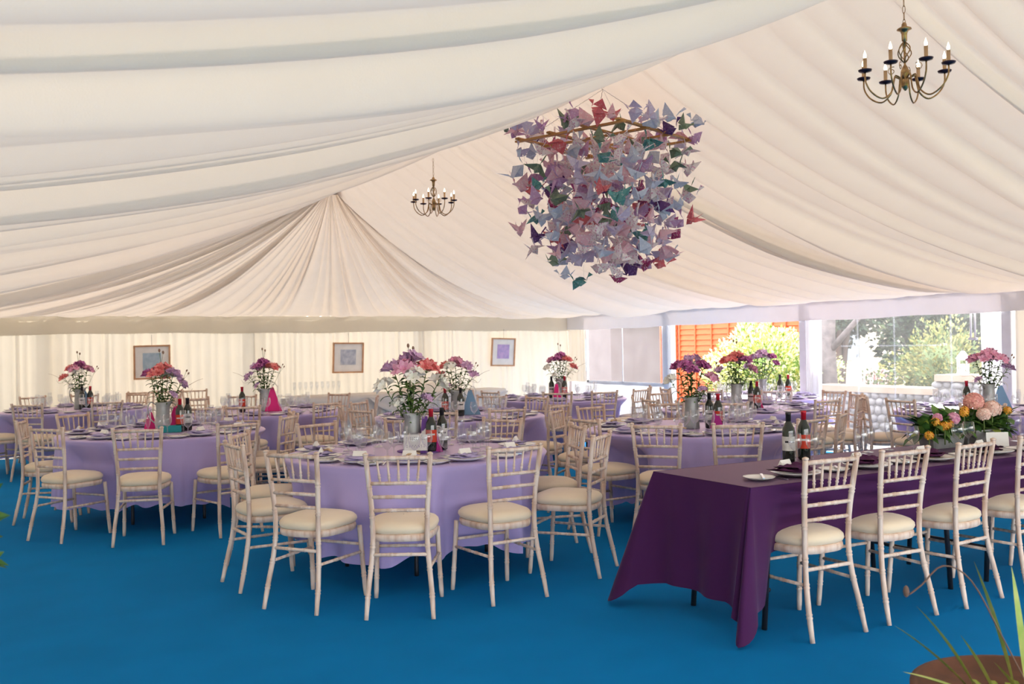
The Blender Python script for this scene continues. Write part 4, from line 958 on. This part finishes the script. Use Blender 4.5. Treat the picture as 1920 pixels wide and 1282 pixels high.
YG = [mat('conifer_gold', (.34, .33, .11), .7), mat('conifer_green', (.16, .22, .08), .7)]
plant_mass('variegated_shrub', (12.5, 12.75, 0), (.8, 1.18, .84), 20000, .075, VAR, 'large cream and yellow variegated shrub outside the open doorway', 'shrub', 3)
plant_mass('golden_bush', (13.3, 9.75, 0), (.6, .78, .82), 6500, .07, YG, 'rounded golden green bush behind the stone wall', 'bush', 5)
plant_mass('garden_tree', (15.3, 13.6, 0), (.9, 1.1, 1.1), 4500, .12, GRN, 'dark tree with a thick trunk at the left of the clear window view', 'tree', 6, trunk=1.4)
plant_mass('garden_tree', (17.2, 12.4, 0), (1.4, 1.5, 1.7), 7000, .15, GRN, 'dark green tree behind the golden bush, left one', 'tree', 7, trunk=.4)
plant_mass('garden_tree', (16.6, 9.2, 0), (1.4, 1.7, 2.0), 9000, .15, GRN, 'dark green tree behind the golden bush, right one', 'tree', 8, trunk=.3)
plant_mass('hedge_shrub', (13.9, 7.2, 0), (.9, 1.1, .95), 5000, .11, GRN, 'dark hedge shrub behind the taller wall at the right', 'shrub', 9)
plant_mass('rose_bush', (13.2, 10.95, 0), (.42, .42, .45), 1800, .07, [GRN[2], mat('dusty_rose', (.5, .3, .3), .7)], 'low reddish bush behind the left lantern', 'bush', 10)
mb = MB(); mb.tube(smooth_path([(0, 0, 0), (.02, .03, .8), (-.03, 0, 1.6), (.0, -.05, 3.0)], 4), [.17, .16, .155, .15, .145, .14, .14, .135, .13, .13, .12, .12, .12], 12); mb.tube([(0, 0, 1.3), (-.1, -.6, 1.75), (-.1, -1.2, 2.3)], [.06, .045, .03], 8)
o = mb.obj('tree_trunk', mat('grey_bark', (.2, .165, .16), .9, 0, (.12, .1, .1), 12, bump=1, bscale=18)); o.location = (12.55, 11.35, 0); tag(o, 'thick grey tree trunk just right of the door curtain, outside', 'tree trunk')
def house(loc, size, label, c, roofc, rz=0):
    t = thing('house', label, 'building', loc, rz); x, y, z = size
    mb = MB(); mb.box((0, 0, z/2), (x, y, z)); mb.add([(-x/2, -y/2, z), (-x/2, y/2, z), (-x/2, 0, z+y*.3), (x/2, -y/2, z), (x/2, y/2, z), (x/2, 0, z+y*.3)], [(0, 1, 2), (3, 5, 4)]); mb.obj('walls', mat('render_'+label[:4], c, .9), t, False)
    mb = MB(); e = .25
    for s_ in (-1, 1): mb.add([(-x/2-e, s_*(y/2+e), z-e*.6), (x/2+e, s_*(y/2+e), z-e*.6), (x/2+e, 0, z+y*.3+.03), (-x/2-e, 0, z+y*.3+.03)], [(0, 1, 2, 3)])
    mb.obj('roof', mat('roof_'+label[:4], roofc, .9), t, False)
    for k in range(3): mb = MB(); mb.box((-x/2-.01, -y/2+y*(k+.5)/3, z*.55), (.04, .7, .9)); mb.obj('window', mat('window_glass_dark', (.25, .3, .35), .2), t, False)
house((22, 17.0, 0), (5, 7, 2.6), 'pale cream rendered house behind the trees', (.82, .72, .56), (.5, .35, .28))
house((17.5, 25.5, 0), (5, 9, 2.2), 'grey-pink rendered building beyond the hazy window', (.16, .13, .135), (.12, .10, .10))
mb = MB(); mb.tube([(0, 0, 1.83), (0, 0, 1.5)], .012, 6); mb.tube([(0, .05, 1.83), (.0, .055, 1.5)], .012, 6); mb.box((0, .025, 1.49), (.05, .09, .03))
o = mb.obj('hanging_tie', PVC); o.location = (XR-.04, 6.98, 0); tag(o, 'white roll-up window tie hanging in the clear window at right', 'strap')

# ------------------------------------------------------------------ plants close to the camera
t = thing('potted_iris', 'brown pot of yellow-green strap leaves at the bottom right corner', 'plant', (2.98, 1.87, 0))
TERR = mat('brown_pot', (.16, .06, .03), .8, 0, (.1, .04, .02), 10)
mb = MB(); mb.lathe([(.001, .01), (.26, .0), (.28, .02), (.36, .30), (.375, .31), (.375, .36), (.355, .36), (.34, .33), (.001, .325)], 48); mb.obj('pot', TERR, t)
mb = MB(); r = random.Random(4)
STRAP = mat('strap_leaf', (.26, .38, .07), .45, 0, (.45, .48, .14), 12)
LW_ = Vector((-rgt.x, -rgt.y, 0))
for k, (px, py, lx, h_, bend) in enumerate(((-.10, .02, -.28, .30, .15), (-.08, .05, -.20, .36, .2), (-.05, 0, -.12, .24, .1), (-.10, -.04, -.30, .12, .05), (.02, .05, -.14, .52, .1), (.04, .02, -.05, .5, .0), (.09, .05, -.02, .34, .1), (.12, 0, .03, .36, 0), (.15, .05, .08, .42, .05), (.1, -.05, .0, .28, 0), (.17, 0, .12, .5, .02), (0, -.05, -.1, .15, .1))):
    p0 = rgt*(px*1.3-.03)+Vector((0, 0, .33))+Vector((fwd.x, fwd.y, 0))*(py+.08); d = (rgt*lx+Vector((0, 0, h_)))*.78
    leaf(mb, p0, d.normalized(), d.length*1.05, .036, bend*2, r, 0, 8)
mb.obj('strap_leaves', STRAP, t)
mb = MB()
for k in range(60): a_ = r.uniform(0, 6.28); q = r.uniform(0, .17); leaf(mb, (q*cos(a_), q*sin(a_), .325), (cos(a_), sin(a_), 1.2), r.uniform(.03, .06), .025, 1, r, 0, 3)
mb.obj('low_growth', mat('moss_yellow', (.36, .38, .05), .7, 0, (.2, .25, .04), 20), t)
mb = MB(); q0 = rgt*-.0+Vector((0, 0, .33)); mb.tube(smooth_path([q0, q0+rgt*-.10+Vector((0, 0, .2)), q0+rgt*-.2+Vector((0, 0, .39)), q0+rgt*-.29+Vector((0, 0, .44)), q0+rgt*-.36+Vector((0, 0, .38)), q0+rgt*-.4+Vector((0, 0, .35))], 4), .0026, 6)
mb.ball(q0+rgt*-.41+Vector((0, 0, .36)), .010, 6, (1, 1, 2)); mb.obj('seed_stalk', TWIG, t)
t = plant_mass('potted_daisy_bush', (-.115, 2.95, .0), (.15, .20, .20), 900, .05, [LEAFG, LEAFD], 'leafy green bush with small white buds at the left edge', 'plant', 15, trunk=.86, parts=('foliage', 'stems'))
mb = MB(); r = random.Random(3)
for k in range(16): a_ = r.uniform(0, 6.28); mb.ball((.14*cos(a_), .19*sin(a_), r.uniform(.95, 1.25)), .008, 6)
mb.obj('buds', WHTF, t)
mb = MB(); mb.lathe([(.001, 0), (.07, 0), (.085, .8), (.075, .8), (.001, .78)], 24); mb.obj('pot', TERR, t)
